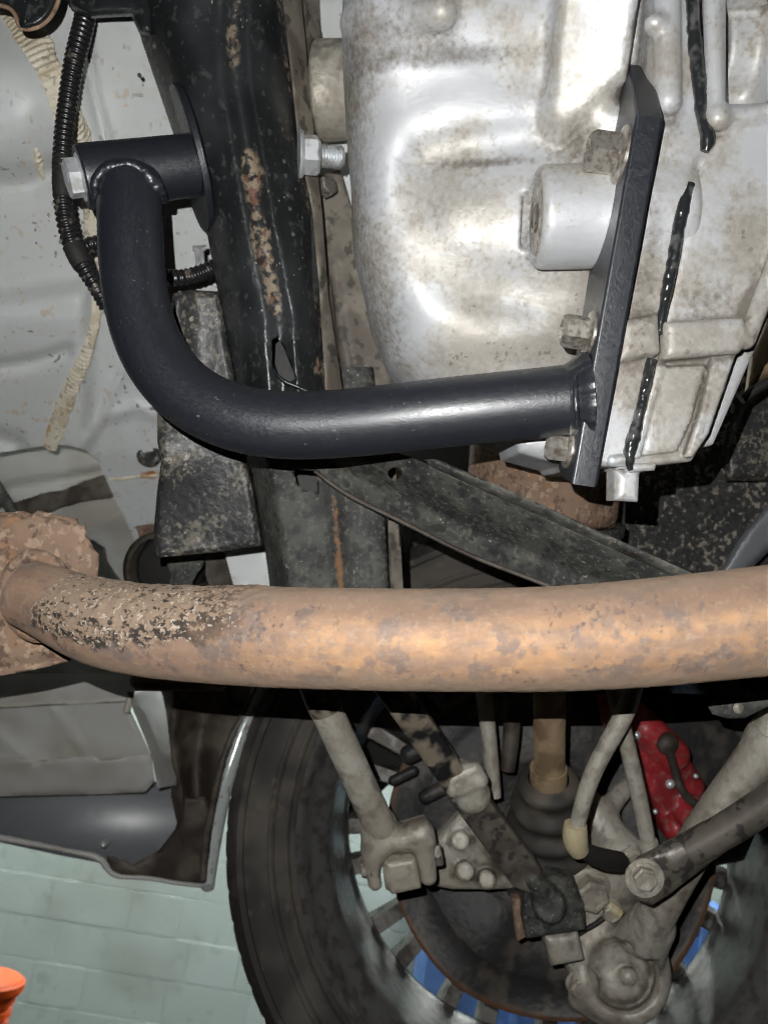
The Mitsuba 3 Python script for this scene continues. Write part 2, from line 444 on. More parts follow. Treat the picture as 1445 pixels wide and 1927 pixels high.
def psdf(poly, x, y):
    """Signed distance to a polygon, negative inside."""
    poly = np.asarray(poly, float)
    d = None; inside = None
    for (x0, y0), (x1, y1) in zip(poly, np.roll(poly, -1, 0)):
        ex, ey = x1 - x0, y1 - y0
        t = np.clip(((x - x0) * ex + (y - y0) * ey) / (ex * ex + ey * ey + 1e-18), 0, 1)
        q = (x - x0 - ex * t) ** 2 + (y - y0 - ey * t) ** 2
        d = q if d is None else np.minimum(d, q)
        c = ((y0 > y) != (y1 > y)) & (x < ex * (y - y0) / (ey if abs(ey) > 1e-15 else 1e-15) + x0)
        inside = c if inside is None else inside ^ c
    return np.where(inside, -1, 1) * np.sqrt(d)


def relief(poly, dfn, thick=0.002, res=10.0, holes=(), edge=None, smooth_poly=0, back=None, uvfn=None):
    """A sheet with real thickness: its outline, and its distance as a function; edge=(width px, drop m) rounds its border."""
    poly = np.asarray(poly, float)
    if smooth_poly:
        from scipy.interpolate import CubicSpline
        q = np.vstack([poly, poly[:1]])
        t = np.r_[0, np.cumsum(np.linalg.norm(np.diff(q, axis=0), axis=1))]
        poly = CubicSpline(t, q, bc_type='periodic')(np.linspace(0, t[-1], smooth_poly, endpoint=False))
    contours = [poly] + [np.asarray(h, float) for h in holes]
    cs = m3.CrossSection([np.ascontiguousarray(c) for c in contours], m3.FillRule.EvenOdd)
    m = cs.extrude(1.0)
    m = m.refine_to_length(res)
    me = m.to_mesh()
    v, f = np.array(me.vert_properties[:, :3], float), np.array(me.tri_verts)
    x, y, z = v.T
    d = dfn(x, y)
    if edge:
        e = np.min([np.abs(psdf(c, x, y)) for c in contours], axis=0)
        q = 1 - np.clip(e / edge[0], 0, 1)
        d = d + edge[1] * (1 - np.sqrt(np.maximum(1 - q * q, 0)))
    d = np.where(z > 0.5, (d if back is None else np.maximum(back(x, y), d)) + thick, d)
    out = np.stack([(x - CX) * d / F, -(y - CY) * d / F, d], 1)
    if uvfn:
        return out, f, np.stack([uvfn(x, y), 0 * x], 1)
    return out, f


def plane_d(a, b, c):
    """Distance of the flat plane through three points (px, py, d), as a function of px, py."""
    p0, p1, p2 = P(*a), P(*b), P(*c)
    n = np.cross(p1 - p0, p2 - p0)

    def fn(x, y):
        return (n @ p0) / (n[0] * (x - CX) / F - n[1] * (y - CY) / F + n[2])
    return fn


def interp(ys, vs):
    return lambda y: np.interp(y, ys, vs)


# signed-distance solids (for castings), meshed by surface nets
def smin(a, b, k):
    h = np.maximum(k - np.abs(a - b), 0) / k
    return np.minimum(a, b) - h * h * k * 0.25


def U(k, *fs):
    def fn(x, y, z):
        r = fs[0](x, y, z)
        for f in fs[1:]:
            r = smin(r, f(x, y, z), k)
        return r
    return fn


def I(k, *fs):
    def fn(x, y, z):
        r = fs[0](x, y, z)
        for f in fs[1:]:
            r = -smin(-r, -f(x, y, z), k)
        return r
    return fn


def D(k, a, *bs_):
    def fn(x, y, z):
        r = a(x, y, z)
        for b in bs_:
            r = -smin(-r, b(x, y, z), k)
        return r
    return fn


def ell(c, r, axes=np.eye(3)):
    c, r, A = np.asarray(c), np.asarray(r, float), np.asarray(axes, float)

    def fn(x, y, z):
        q = [(A[i, 0] * (x - c[0]) + A[i, 1] * (y - c[1]) + A[i, 2] * (z - c[2])) for i in range(3)]
        k0 = np.sqrt(sum((q[i] / r[i]) ** 2 for i in range(3)))
        k1 = np.sqrt(sum((q[i] / r[i] ** 2) ** 2 for i in range(3)))
        return k0 * (k0 - 1) / np.maximum(k1, 1e-9)
    return fn


def cap(a, b, ra, rb=None):
    a, b = np.asarray(a), np.asarray(b)
    rb = ra if rb is None else rb
    e = b - a; ee = e @ e

    def fn(x, y, z):
        t = np.clip(((x - a[0]) * e[0] + (y - a[1]) * e[1] + (z - a[2]) * e[2]) / ee, 0, 1)
        return np.sqrt((x - a[0] - e[0] * t) ** 2 + (y - a[1] - e[1] * t) ** 2 + (z - a[2] - e[2] * t) ** 2) - (ra + (rb - ra) * t)
    return fn


def cyl(a, b, r, rd=0.002):
    a, b = np.asarray(a), np.asarray(b)
    h = np.linalg.norm(b - a) / 2; e = (b - a) / (2 * h); m = (a + b) / 2

    def fn(x, y, z):
        q = (x - m[0]) * e[0] + (y - m[1]) * e[1] + (z - m[2]) * e[2]
        rad = np.sqrt(np.maximum((x - m[0]) ** 2 + (y - m[1]) ** 2 + (z - m[2]) ** 2 - q * q, 0))
        u, w = rad - r + rd, np.abs(q) - h + rd
        return np.minimum(np.maximum(u, w), 0) + np.sqrt(np.maximum(u, 0) ** 2 + np.maximum(w, 0) ** 2) - rd
    return fn


def prism(poly, dref, z0, z1, rd=0.003, tilt=(0.0, 0.0)):
    """An outline given where it stands at distance dref, extruded in depth from z0 to z1; tilt leans its front."""
    q = np.array([P(a, b, dref)[:2] for a, b in poly]); m = q.mean(0)

    def fn(x, y, z):
        zz = z - tilt[0] * (x - m[0]) - tilt[1] * (y - m[1])
        u, w = psdf(q, x, y) + rd, np.abs(zz - (z0 + z1) / 2) - (z1 - z0) / 2 + rd
        return np.minimum(np.maximum(u, w), 0) + np.sqrt(np.maximum(u, 0) ** 2 + np.maximum(w, 0) ** 2) - rd
    return fn


def slab(poly, O, e1, e2, n, th, rd=0.002):
    """A plate: outline in the plane of e1 and e2 through O, th thick along n."""
    q = np.asarray(poly, float); O, e1, e2, n = map(np.asarray, (O, e1, e2, n))

    def fn(x, y, z):
        s = (x - O[0]) * e1[0] + (y - O[1]) * e1[1] + (z - O[2]) * e1[2]
        t = (x - O[0]) * e2[0] + (y - O[1]) * e2[1] + (z - O[2]) * e2[2]
        k = (x - O[0]) * n[0] + (y - O[1]) * n[1] + (z - O[2]) * n[2]
        u, w = psdf(q, s, t) + rd, np.abs(k) - th / 2 + rd
        return np.minimum(np.maximum(u, w), 0) + np.sqrt(np.maximum(u, 0) ** 2 + np.maximum(w, 0) ** 2) - rd
    return fn


def nets(fn, lo, hi, h, dirt=0.006):
    lo, hi = np.asarray(lo, float), np.asarray(hi, float)
    n = np.ceil((hi - lo) / h).astype(int) + 1
    ax = [(lo[k] + h * np.arange(n[k])).astype(np.float32) for k in range(3)]
    val = np.broadcast_to(fn(ax[0][:, None, None], ax[1][None, :, None], ax[2][None, None, :]), n).astype(np.float32)
    s = val < 0
    cnt = np.zeros(n - 1, np.int8)
    for a, b, c in np.ndindex(2, 2, 2):
        cnt += s[a:n[0] - 1 + a, b:n[1] - 1 + b, c:n[2] - 1 + c]
    idx = np.nonzero((cnt > 0) & (cnt < 8))
    ids = np.full(n - 1, -1, np.int64); ids[idx] = np.arange(len(idx[0]))
    base = np.stack(idx, 1)
    corner = {o: val[base[:, 0] + o[0], base[:, 1] + o[1], base[:, 2] + o[2]] for o in np.ndindex(2, 2, 2)}
    acc, num = np.zeros((len(base), 3)), np.zeros(len(base))
    for o in np.ndindex(2, 2, 2):
        for k in range(3):
            if o[k] == 0:
                e = list(o); e[k] = 1; e = tuple(e)
                a, b = corner[o], corner[e]
                x = (a < 0) != (b < 0)
                t = a / np.where(x, a - b, 1)
                q = np.tile(np.array(o, float), (len(base), 1)); q[:, k] = t
                acc[x] += q[x]; num[x] += 1
    v = lo + h * (base + acc / num[:, None])
    faces = []
    for k in range(3):
        i, j = (k + 1) % 3, (k + 2) % 3
        sl0 = [slice(None)] * 3; sl1 = [slice(None)] * 3
        sl0[k] = slice(0, n[k] - 1); sl1[k] = slice(1, n[k])
        A, Bq = s[tuple(sl0)], s[tuple(sl1)]
        e = np.stack(np.nonzero(A != Bq), 1)
        ok = (e[:, i] > 0) & (e[:, j] > 0) & (e[:, i] < n[i] - 1) & (e[:, j] < n[j] - 1)
        e = e[ok]
        flip = A[tuple(e.T)]
        q = []
        for di, dj in ((0, 0), (1, 0), (1, 1), (0, 1)):
            c = e.copy(); c[:, i] -= 1 - di; c[:, j] -= 1 - dj
            q.append(ids[tuple(c.T)])
        q = np.stack(q, 1)
        q[~flip] = q[~flip][:, ::-1]
        faces.append(q)
    f = np.vstack(faces)

    def grad(v, e=h * 0.4):
        g = np.stack([fn(*(v + e * np.eye(3)[k]).T) - fn(*(v - e * np.eye(3)[k]).T) for k in range(3)], 1) / (2 * e)
        return g
    for _ in range(2):
        g = grad(v)
        step = (fn(*v.T) / np.maximum((g * g).sum(1), 0.2))[:, None] * g
        ln = np.linalg.norm(step, axis=1, keepdims=True)
        v = v - step * np.minimum(1, 0.6 * h / np.maximum(ln, 1e-12))
    g = grad(v); g /= np.maximum(np.linalg.norm(g, axis=1, keepdims=True), 1e-9)
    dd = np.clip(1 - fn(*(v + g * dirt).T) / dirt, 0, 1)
    return v, f, np.stack([dd, 0 * dd], 1)


def hexhead(c, axis, r, h, spin=0.0):
    prof = [(0, 0), (r, 0), (r, h * 0.82), (r * 0.86, h), (0.0001, h)]
    u, w, a = frame_of(axis)
    v, f = lathe(prof, c, axis, 6, spin, spin + 2 * np.pi)
    return v, f


def facing(c, axis):
    """The turn that brings one flat of a hex head round to the open side."""
    u, w, _ = frame_of(axis)
    v = -np.asarray(c) - np.array([0.02, -0.03, 0])
    return math.atan2(v @ w, v @ u) - math.pi / 6


def bolt(key, c, axis, r, h, fr, fh, mat, spin=0.2, label=None, recess=True):
    """A flanged hex bolt head, its seat at c, standing out along axis: head is the part, the flange its sub-part."""
    a = np.asarray(axis, float) / np.linalg.norm(axis)
    c = np.asarray(c, float)
    prof_top = [(0.0001, h * 0.86), (r * 0.62, h * 0.88), (r * 0.70, h)] if recess else [(0.0001, h), (r * 0.7, h)]
    prof = [(0.0002, 0), (r, 0), (r, h * 0.85), (r * 0.84, h)] + prof_top[::-1]
    m = lathe(prof, c + a * fh * 0.8, a, 6, spin, spin + 2 * np.pi)
    k = put(key, m, mat, smooth=False, label=label)
    put(k + '__flange', lathe([(0.0002, 0), (fr, 0), (fr * 1.0, fh * 0.4), (fr * 0.93, fh * 0.75), (r * 0.95, fh), (0.0002, fh)], c, a, 40), mat, smooth=35)
    return k


# ================================================================== the garage behind the car
WY = 4.4
struct('garage_wall', 'pale green painted block wall of the garage')
X0, X1, Z0, Z1, BW, BH = -3.6, 3.4, -0.05, 2.35, 0.255, 0.190
mv, mf = trimesh.creation.box((X1 - X0 + 0.1, 0.1, Z1 - Z0), transform=trimesh.transformations.translation_matrix([(X0 + X1) / 2, WY + 0.056, (Z0 + Z1) / 2])).vertices, None
mb = trimesh.creation.box((X1 - X0 + 0.1, 0.1, Z1 - Z0))
mb.apply_translation([(X0 + X1) / 2, WY + 0.0525, (Z0 + Z1) / 2])
put('garage_wall__mortar', (mb.vertices, mb.faces), 'mortar', smooth=False, world=True)


def block_mesh(w, h, d, c):
    hw, hh = w / 2, h / 2
    pr = []
    for yy, k in ((d, 0.0), (c, 0.0), (0.0, c)):
        pr.append([(-hw + k, yy, -hh + k), (hw - k, yy, -hh + k), (hw - k, yy, hh - k), (-hw + k, yy, hh - k)])
    v = np.array(pr).reshape(-1, 3)
    f = []
    for r in (0, 4):
        for i in range(4):
            j = (i + 1) % 4
            f.append((r + i, r + j, r + 4 + j, r + 4 + i))
    f.append((8, 9, 10, 11))
    return v, np.array(f)


blocks = [[mikit.ply(block_mesh(BW * k - 0.005, BH - 0.005, 0.006, 0.0012), f'wall_paint_{i}') for i in range(3)] for k in (1.0, 1.6)]
rot = math.atan2(RT[2], RT[0])
row = 0
z = 0.0
while z + BH < Z1:
    x = X0 + (0.0 if row % 2 else -0.13)
    while x < X1:
        wide = random.random() < 0.42
        w = BW * (1.6 if wide else 1.0)
        c = np.array([x + w / 2, WY, z + BH / 2])
        q = L(c - EYE)
        px, py = CX + q[0] / q[2] * F, CY - q[1] / q[2] * F
        if -160 < px < 1560 and 1480 < py < 2010 and len([1 for k in scene if '__block' in k]) < 260:
            k = free('garage_wall__block')
            scene[k] = {**blocks[int(wide)][random.randrange(3)], 'to_world': T().translate([c[0], WY + random.uniform(-0.0015, 0.0015), c[2]])}
        x += w
    z += BH
    row += 1

# a blue bin standing behind the wheel
bq = []
thing('blue_bin', 'blue plastic bin seen through the wheel spokes in front of the block wall', 'bin')
b0, b1 = W(P(815, 1700, 3.5)), W(P(1390, 1700, 3.5))
bz = 0.5 * (W(P(1345, 1690, 3.5))[2] + b0[2])
bh = bz + 0.02
bx = trimesh.creation.box((b1[0] - b0[0], 0.42, bh)); bx.apply_translation([(b0[0] + b1[0]) / 2, b0[1] + 0.2, bh / 2])
put('blue_bin__body', (bx.vertices, bx.faces), 'blue_plastic', smooth=False, world=True)
for k in range(5):
    rb = trimesh.creation.box((0.03, 0.02, bh - 0.1)); rb.apply_translation([b0[0] + (k + 0.5) * (b1[0] - b0[0]) / 5, b0[1] - 0.018, bh / 2])
    put('blue_bin__rib', (rb.vertices, rb.faces), 'blue_plastic', smooth=False, world=True)
rm = trimesh.creation.box((b1[0] - b0[0] + 0.04, 0.46, 0.03)); rm.apply_translation([(b0[0] + b1[0]) / 2, b0[1] + 0.2, bh + 0.012])
put('blue_bin__rim', (rm.vertices, rm.faces), 'blue_plastic', smooth=False, world=True)

# orange ribbed tube
thing('orange_post', 'bright orange ribbed plastic post in front of the pale green block wall', 'post')
oc = W(P(-14, 1835, 1.7)); k1 = 1.7 / F
prof = [(0.0005, 0), (46 * k1, 0), (55 * k1, -5 * k1), (57 * k1, -28 * k1), (50 * k1, -34 * k1)]
yy, rr = -34, 50
while yy * k1 > -(oc[2] - 0.02):
    prof += [(rr * k1, yy * k1), ((rr + 1) * k1, (yy - 10) * k1), ((rr - 8) * k1, (yy - 14) * k1), ((rr - 8) * k1, (yy - 18) * k1)]
    yy -= 21
    rr = max(rr - 1.6, 34)
ov, of = lathe(prof, [0, 0, 0], [0, 0, 1], 40)
put('orange_post__tube', (ov + oc, of), 'orange_plastic', smooth=35, world=True)

cv, cf = lathe([(56 * k1, -6 * k1), (61 * k1, -9 * k1), (61 * k1, -22 * k1), (56 * k1, -26 * k1)], [0, 0, 0], [0, 0, 1], 40)

put('orange_post__collar', (cv + oc, cf), 'orange_plastic', smooth=35, world=True)

# garage tube lamps on the ceiling, over the space between the car and the wall
thing('ceiling_lamp', 'white tube lamp on the garage ceiling beyond the car', 'lamp')
lv, lf = lathe([(0.0005, 0), (0.018, 0), (0.018, 1.5), (0.0005, 1.5)], [0, 0, 0], [1, 0, 0], 10)
for i, xx in enumerate((-2.4, 0.3)):
    k = put('ceiling_lamp__tube', (lv + np.array([xx, 3.3, 3.4]), lf), 'zinc', smooth=False, world=True)
    scene[k]['emitter'] = {'type': 'area', 'radiance': {'type': 'rgb', 'value': [540.0, 575.0, 555.0]}}
hv = trimesh.creation.box((4.4, 0.1, 0.04)); hv.apply_translation([-0.3, 3.3, 3.45])
put('ceiling_lamp__housing', (hv.vertices, hv.faces), 'sill_paint', smooth=False, world=True)

# ================================================================== grey body shell (upper left)
thing('body_floor', 'grey painted car underbody panel with sealed seams, upper left', 'body panel')
bd = interp([-160, 0, 300, 600, 850, 1000, 1130], [0.60, 0.605, 0.64, 0.70, 0.79, 0.86, 0.93])


def crease(x, y, pts, w, h):
    """A pressed line: a smooth ridge of height h along a polyline."""
    d = None
    for (x0, y0), (x1, y1) in zip(pts[:-1], pts[1:]):
        ex, ey = x1 - x0, y1 - y0
        t = np.clip(((x - x0) * ex + (y - y0) * ey) / (ex * ex + ey * ey), 0, 1)
        q = np.hypot(x - x0 - ex * t, y - y0 - ey * t)
        d = q if d is None else np.minimum(d, q)
    return -h * np.exp(-(d / w) ** 2)


def body_depth(x, y):
    d = bd(y) + 0.00003 * (x - 200)
    d = d - 0.034 * np.exp(-(((x + 20) / 160) ** 2 + ((y - 190) / 130) ** 2) ** 1.6)      # bulge beside the sealed seam
    d = d + crease(x, y, [(-60, 355), (60, 345), (130, 310)], 24, -0.010)
    d = d - 0.020 / (1 + np.exp(-(y - 560 + 0.15 * x) / 8.0)) / (1 + np.exp((x - 168) / 7.0))
    d = d + crease(x, y, [(-60, 700), (70, 682), (125, 662)], 11, -0.011)
    d = d + crease(x, y, [(150, -40), (175, 170), (205, 290), (215, 420)], 7, -0.007)
    d = d + crease(x, y, [(235, 690), (200, 770), (165, 830)], 8, 0.006)
    d = d + crease(x, y, [(215, 780), (255, 765), (300, 782)], 12, 0.006)
    d = d + crease(x, y, [(-40, 815), (30, 835)], 14, -0.009)
    d = d + 0.0010 * (meshkit.fbm(np.stack([x / 120, y / 120, 0 * x], -1), 2, 6) - 0.5)
    return d


edge_poly = [(-200, -160), (760, -160), (760, 1130), (312, 1130), (300, 1105), (250, 1010), (205, 915), (185, 868), (160, 846), (128, 838), (96, 836), (60, 842), (0, 852), (-200, 870)]
rustseam = lambda x, y: 0.85 * np.exp(-(((y - 893) / 7) ** 2)) * np.clip((x - 228) / 40, 0, 1) + 0.5 * np.exp(-(((x - 300) / 40) ** 2 + ((y - 1000) / 30) ** 2))
put('body_floor__panel', relief(edge_poly, body_depth, 0.003, 9.0, uvfn=rustseam), 'grey_body_paint')
# sealer bead in its seam
sl = [(8, -30, 24), (30, 20, 30), (72, 110, 34), (112, 190, 30), (148, 262, 24), (166, 340, 18), (173, 430, 16), (178, 540, 17), (172, 610, 18), (152, 680, 19), (126, 745, 20), (108, 795, 21), (93, 838, 17)]
put('body_floor__sealer_bead', tube([[*P(a, b, float(body_depth(np.array([a]), np.array([b]))[0])), r * 0.63 / F] for a, b, r in sl], 260, 20, flat=0.26, lump=0.28, seed=3), 'seam_sealer', label='cream seam sealer bead running down the grey panel')
put('body_floor__sealer_bead', tube([[*P(a, b, float(body_depth(np.array([a]), np.array([b]))[0])), r * 0.63 / F] for a, b, r in [(66, 278, 3), (70, 295, 9), (76, 318, 7), (82, 336, 3)]], 40, 14, flat=0.3, lump=0.3, seed=5), 'seam_sealer', label='small loose smear of cream sealer')
pd = float(body_depth(np.array([281]), np.array([856]))[0])
put('body_floor__plug', lathe([(0.0002, -0.002), (0.006, -0.0022), (0.0075, -0.0045), (0.0105, -0.0042), (0.0125, -0.0015), (0.0125, 0.002), (0.0002, 0.002)], P(281, 856, pd - 0.001), [0.05, -0.12, 1], 40), 'muddy_plastic', label='round black rubber plug')
put('body_floor__drip_line', tube([[*P(a, b, float(body_depth(np.array([a]), np.array([b]))[0])), 4.5 * 0.8 / F] for a, b in [(205, 902), (240, 898), (300, 893)]], 30, 8, flat=0.4, lump=0.3), 'seam_sealer')

# deeper panel under the cut edge
thing('wheel_arch_panel', 'darker grey recessed body panel above the rusty muffler box', 'body panel')
b2 = interp([780, 900, 960, 1130, 1300], [0.86, 0.89, 0.90, 0.98, 1.06])
put('wheel_arch_panel__sheet', relief([(-220, 790), (260, 790), (345, 1000), (350, 1330), (-220, 1330)], lambda x, y: b2(y - 0.14 * (130 - x)) + crease(x, y, [(-40, 932), (130, 902), (230, 880)], 9, -0.010) + crease(x, y, [(110, 1010), (200, 985), (270, 960)], 24, 0.006), 0.004, 12), 'sill_paint')
put('wheel_arch_panel__sealer_bead', tube([[*P(a, b, float(b2(b - 0.14 * (130 - a))) - 0.001), r * 0.9 / F] for a, b, r in [(20, 962, 15), (90, 945, 19), (150, 928, 17), (215, 912, 19), (235, 908, 8)]], 90, 14, flat=0.3, lump=0.25, seed=8), 'brown_dirt_metal', label='dirty brown sealer strip')
put('wheel_arch_panel__bracket', relief([(-40, 885), (0, 905), (22, 940), (45, 985), (60, 1020), (-40, 1020)], plane_d((0, 900, 0.80), (60, 1000, 0.80), (-40, 1000, 0.79)), 0.004, 12, holes=[[(-12, 952), (2, 950), (10, 962), (4, 972), (-12, 970)]], edge=(5, 0.002)), 'dusty_black_steel')

# ================================================================== black crossmember
thing('crossmember', 'black painted pressed crossmember with rusty muddy seam behind the brace', 'crossmember')
xl = interp([-150, 0, 80, 180, 310, 430, 560, 700, 800], [215, 245, 268, 302, 346, 388, 412, 441, 455])
xr = interp([-150, 0, 120, 260, 400, 560, 720, 800], [520, 532, 546, 566, 592, 606, 618, 624])
xs = interp([-150, 0, 60, 150, 250, 330, 430, 520, 600, 640, 800], [440, 446, 440, 445, 464, 476, 492, 512, 528, 528, 540])


def member_depth(x, y):
    t = np.clip((x - xl(y)) / (xr(y) - xl(y)), 0, 1)
    d = 0.515 + 0.00003 * y + 0.045 * np.abs(2 * t - 1) ** 3.2
    s = (x - xs(y))
    d = d + 0.0045 * np.exp(-((s + 2) / 17) ** 2) - 0.0035 * np.exp(-((s - 26) / 11) ** 2) - 0.003 * np.exp(-((s + 30) / 14) ** 2)
    d = d - 0.004 * np.exp(-(((x - 400) / 40) ** 2 + ((y - 420) / 140) ** 2)) * 0 + 0.004 * np.exp(-(((x - 420) / 60) ** 2 + ((y - 30) / 60) ** 2))
    d = d + 0.0016 * (meshkit.fbm(np.stack([x / 60, y / 90, 0 * x], -1), 3, 2) - 0.5)
    w = np.exp(-((s) / 20) ** 2) * np.clip((y - 290) / 60, 0, 1) * np.clip((660 - y) / 30, 0, 1)
    d = d - 0.0045 * w * (meshkit.fbm(np.stack([x / 13, y / 15, 0 * x + 4], -1), 3, 5) - 0.35)
    return d


def member_mud(x, y):
    s = x - xs(y)
    m = 1.0 * np.exp(-((s + 4) / 20) ** 2) * np.interp(y, [-100, 20, 60, 100, 150, 290, 330, 520, 600, 650], [0.1, 0.6, 0.9, 0.7, 0.38, 0.5, 1.0, 0.9, 0.7, 0])
    m = m + 0.55 * np.exp(-((x - xr(y) + 8) / 7) ** 2) + 0.9 * np.exp(-(((x - 596) / 8) ** 2 + ((y - 690) / 20) ** 2))
    return np.clip(m, 0, 1)


ys = np.linspace(-140, 790, 48)
mp = [(float(xl(y)), y) for y in ys] + [(float(xr(y)), y) for y in ys[::-1]]
slot = [(513, 640), (522, 634), (534, 655), (548, 690), (556, 712), (540, 722), (522, 705), (512, 680)]
put('crossmember__channel', relief(mp, member_depth, 0.055, 6.0, holes=[slot], uvfn=member_mud), 'black_paint')
put('crossmember__slot_lip', tube(px_path([(521, 704, 0.527, 3), (535, 717, 0.527, 4), (556, 726, 0.528, 4), (580, 738, 0.528, 3)]), 30, 10), 'black_paint')
for (a, b, r) in [(291, 85, 6), (262, 140, 4), (534, 303, 5), (537, 330, 5), (541, 366, 5.5), (545, 392, 5), (551, 440, 5)]:
    put('crossmember__weld_spot', lathe([(0.0002, -r * 0.22e-3), (r * 0.25e-3, -r * 0.19e-3), (r * 0.36e-3, 0), (r * 0.3e-3, 0.002)], P(a, b, float(member_depth(np.array([float(a)]), np.array([float(b)]))[0])), [0, 0, 1], 14), 'dusty_black_steel')
put('crossmember__slot_shade', relief([(470, 600), (600, 600), (610, 760), (480, 760)], lambda x, y: 0.580 + 0 * x, 0.004, 40), 'rubber')  # added near-black sheet standing in for the shade inside the slot
# its lower leg, below the brace
thing('lower_beam', 'dusty black pressed beam with a rust streak standing below the brace', 'beam')
ll = interp([680, 860, 1000, 1105, 1200], [455, 470, 494, 508, 520])
lr = interp([680, 860, 1105, 1200], [700, 716, 732, 738])


def lower_depth(x, y):
    t = np.clip((x - ll(y)) / (lr(y) - ll(y)), 0, 1)
    d = 0.600 + 0.05 * np.clip(1 - t / 0.16, 0, 1) ** 1.6 + 0.004 * np.clip((t - 0.9) / 0.1, 0, 1) ** 2
    s = x - np.interp(y, [860, 1105], [622, 642])
    return d + 0.0035 * np.exp(-(s / 14) ** 2) + 0.0015 * (meshkit.fbm(np.stack([x / 50, y / 60, 0 * x], -1), 3, 4) - 0.5)


ys = np.linspace(690, 1190, 30)
slot2 = [(553, 889), (562, 880), (596, 882), (597, 926), (570, 922), (558, 908)]
put('lower_beam__channel', relief([(float(ll(y)), y) for y in ys] + [(float(lr(y)), y) for y in ys[::-1]], lower_depth, 0.05, 7.0, holes=[slot2],
    uvfn=lambda x, y: np.clip(1.0 * np.exp(-((x - np.interp(y, [860, 1105], [622, 642])) / 9) ** 2) * np.interp(y, [880, 940, 1105], [0.2, 0.75, 1.0]), 0, 1)), 'dusty_black_steel')
put('lower_beam__slot_shade', relief([(520, 840), (690, 840), (700, 1000), (530, 1000)], lambda x, y: 0.662 + 0 * x, 0.004, 40), 'rubber')  # near-black sheet added behind this slot in place of its shade
put('lower_beam__edge_plate', relief([(728, 860), (744, 860), (764, 1200), (734, 1200)], plane_d((735, 870, 0.615), (760, 1100, 0.615), (730, 1100, 0.622)), 0.03, 14), 'brown_dust')
put('lower_beam__ring_mark', lathe([(0.0032, 0), (0.0036, -0.0007), (0.0040, 0)], P(506, 993, float(lower_depth(np.array([506.0]), np.array([993.0]))[0])), [0.5, 0, 1], 28), 'dusty_black_steel')

# thin plates and joint to the right of the crossmember
thing('mount_bracket', 'brown dusty steel mount bracket standing between crossmember and differential', 'bracket')
put('mount_bracket__rear_plate', relief([(520, -120), (556, -120), (592, 262), (606, 400), (618, 560), (640, 700), (650, 790), (615, 790), (602, 560), (588, 400), (560, 260)], plane_d((560, 0, 0.565), (600, 400, 0.565), (540, 0, 0.555)), 0.004, 14, edge=(4, 0.001)), 'brown_dust')
put('mount_bracket__web', relief([(556, -120), (598, -120), (604, 60), (606, 262), (592, 262), (578, 120)], plane_d((570, 0, 0.60), (600, 250, 0.60), (600, 0, 0.615)), 0.006, 14, edge=(4, 0.001)), 'brown_dust')
put('mount_bracket__web', relief([(600, -120), (606, -120), (616, 80), (612, 100), (606, 100)], plane_d((600, 0, 0.63), (612, 80, 0.63), (605, 0, 0.64)), 0.006, 14), 'brown_dust', label='thin rust-edged plate')
put('mount_bracket__side_plate', relief([(600, 330), (640, 318), (668, 420), (700, 560), (760, 700), (765, 800), (610, 800), (606, 560)], lambda x, y: 0.625 + 0.00012 * (x - 640) + crease(x, y, [(628, 500), (640, 620), (660, 720)], 7, -0.004), 0.004, 9.0, ), 'brown_dust')
put('mount_bracket__edge_strip', relief([(610, 520), (622, 520), (655, 790), (622, 790)], plane_d((615, 540, 0.600), (640, 760, 0.600), (625, 540, 0.612)), 0.01, 14), 'brown_dust')
put('mount_bracket__nut', hexhead(P(608, 352, 0.60), [0.75, 0.1, -0.6], 0.0085, 0.008, 0.4), 'old_bolt', smooth=False, label='small rusty hex nut')

# ================================================================== differential
thing('differential', 'cast aluminium differential housing with oil-stained joints, upper right', 'differential')
outline = prism([(648, -200), (642, 100), (652, 270), (667, 420), (692, 560), (732, 660), (800, 735), (900, 800), (1010, 850), (1200, 870), (1330, -200)], 0.50, 0.30, 0.62, 0.03)
bulge = I(0.003, cap(P(740, 100, 0.531), P(1300, 96, 0.520), 0.080), prism([(560, -260), (560, 250), (700, 266), (1010, 268), (1080, 262), (1330, 262), (1330, -260)], 0.456, 0.30, 0.62, 0.003))
body = I(0.035, outline, U(0.012, ell(P(900, 330, 0.645), (0.225, 0.29, 0.183)), bulge))
pod = cap([0.058, 0.193, 0.5525], [0.140, 0.194, 0.5400], 0.0765, 0.0765)
pocket = prism([(800, 276), (850, 268), (940, 266), (1070, 268), (1080, 400), (1075, 530), (1010, 556), (950, 562), (900, 552), (850, 526), (812, 488), (786, 440), (774, 390), (776, 330), (784, 296)], 0.47, 0.30, 0.4945, 0.026)
boss = cyl(P(1004, 410, 0.459), P(1290, 406, 0.459), 0.0290, 0.006)
scoop = ell(P(918, 290, 0.444), (0.040, 0.0068, 0.016))
scoop2 = cap(P(1010, 290, 0.438), P(1030, 350, 0.432), 0.006, 0.008)
groove = cap(P(735, 62, 0.438), P(1010, 48, 0.434), 0.009, 0.010)
groove2 = cap(P(700, 85, 0.455), P(770, 58, 0.44), 0.010, 0.010)
ledge = cap(P(665, 42, 0.477), P(830, 22, 0.446), 0.007, 0.009)
facet = prism([(1052, -200), (1052, 170), (1078, 200), (1150, 150), (1196, 120), (1200, -200)], 0.43, 0.4330, 0.56, 0.006, tilt=(-0.27, -0.60))
facet2 = prism([(1046, 190), (1040, 330), (1200, 380), (1230, 200), (1140, 170)], 0.45, 0.4570, 0.58, 0.012, tilt=(-0.1, -0.30))
flange = prism([(1212, -200), (1299, -200), (1322, 255), (1290, 350), (1262, 480), (1240, 600), (1195, 780), (1176, 878), (1096, 878), (1128, 700), (1150, 600), (1180, 450), (1215, 300)], 0.44, 0.4335, 0.56, 0.004)
rail = cap(P(1252, -160, 0.431), P(1256, 190, 0.431), 0.0075)
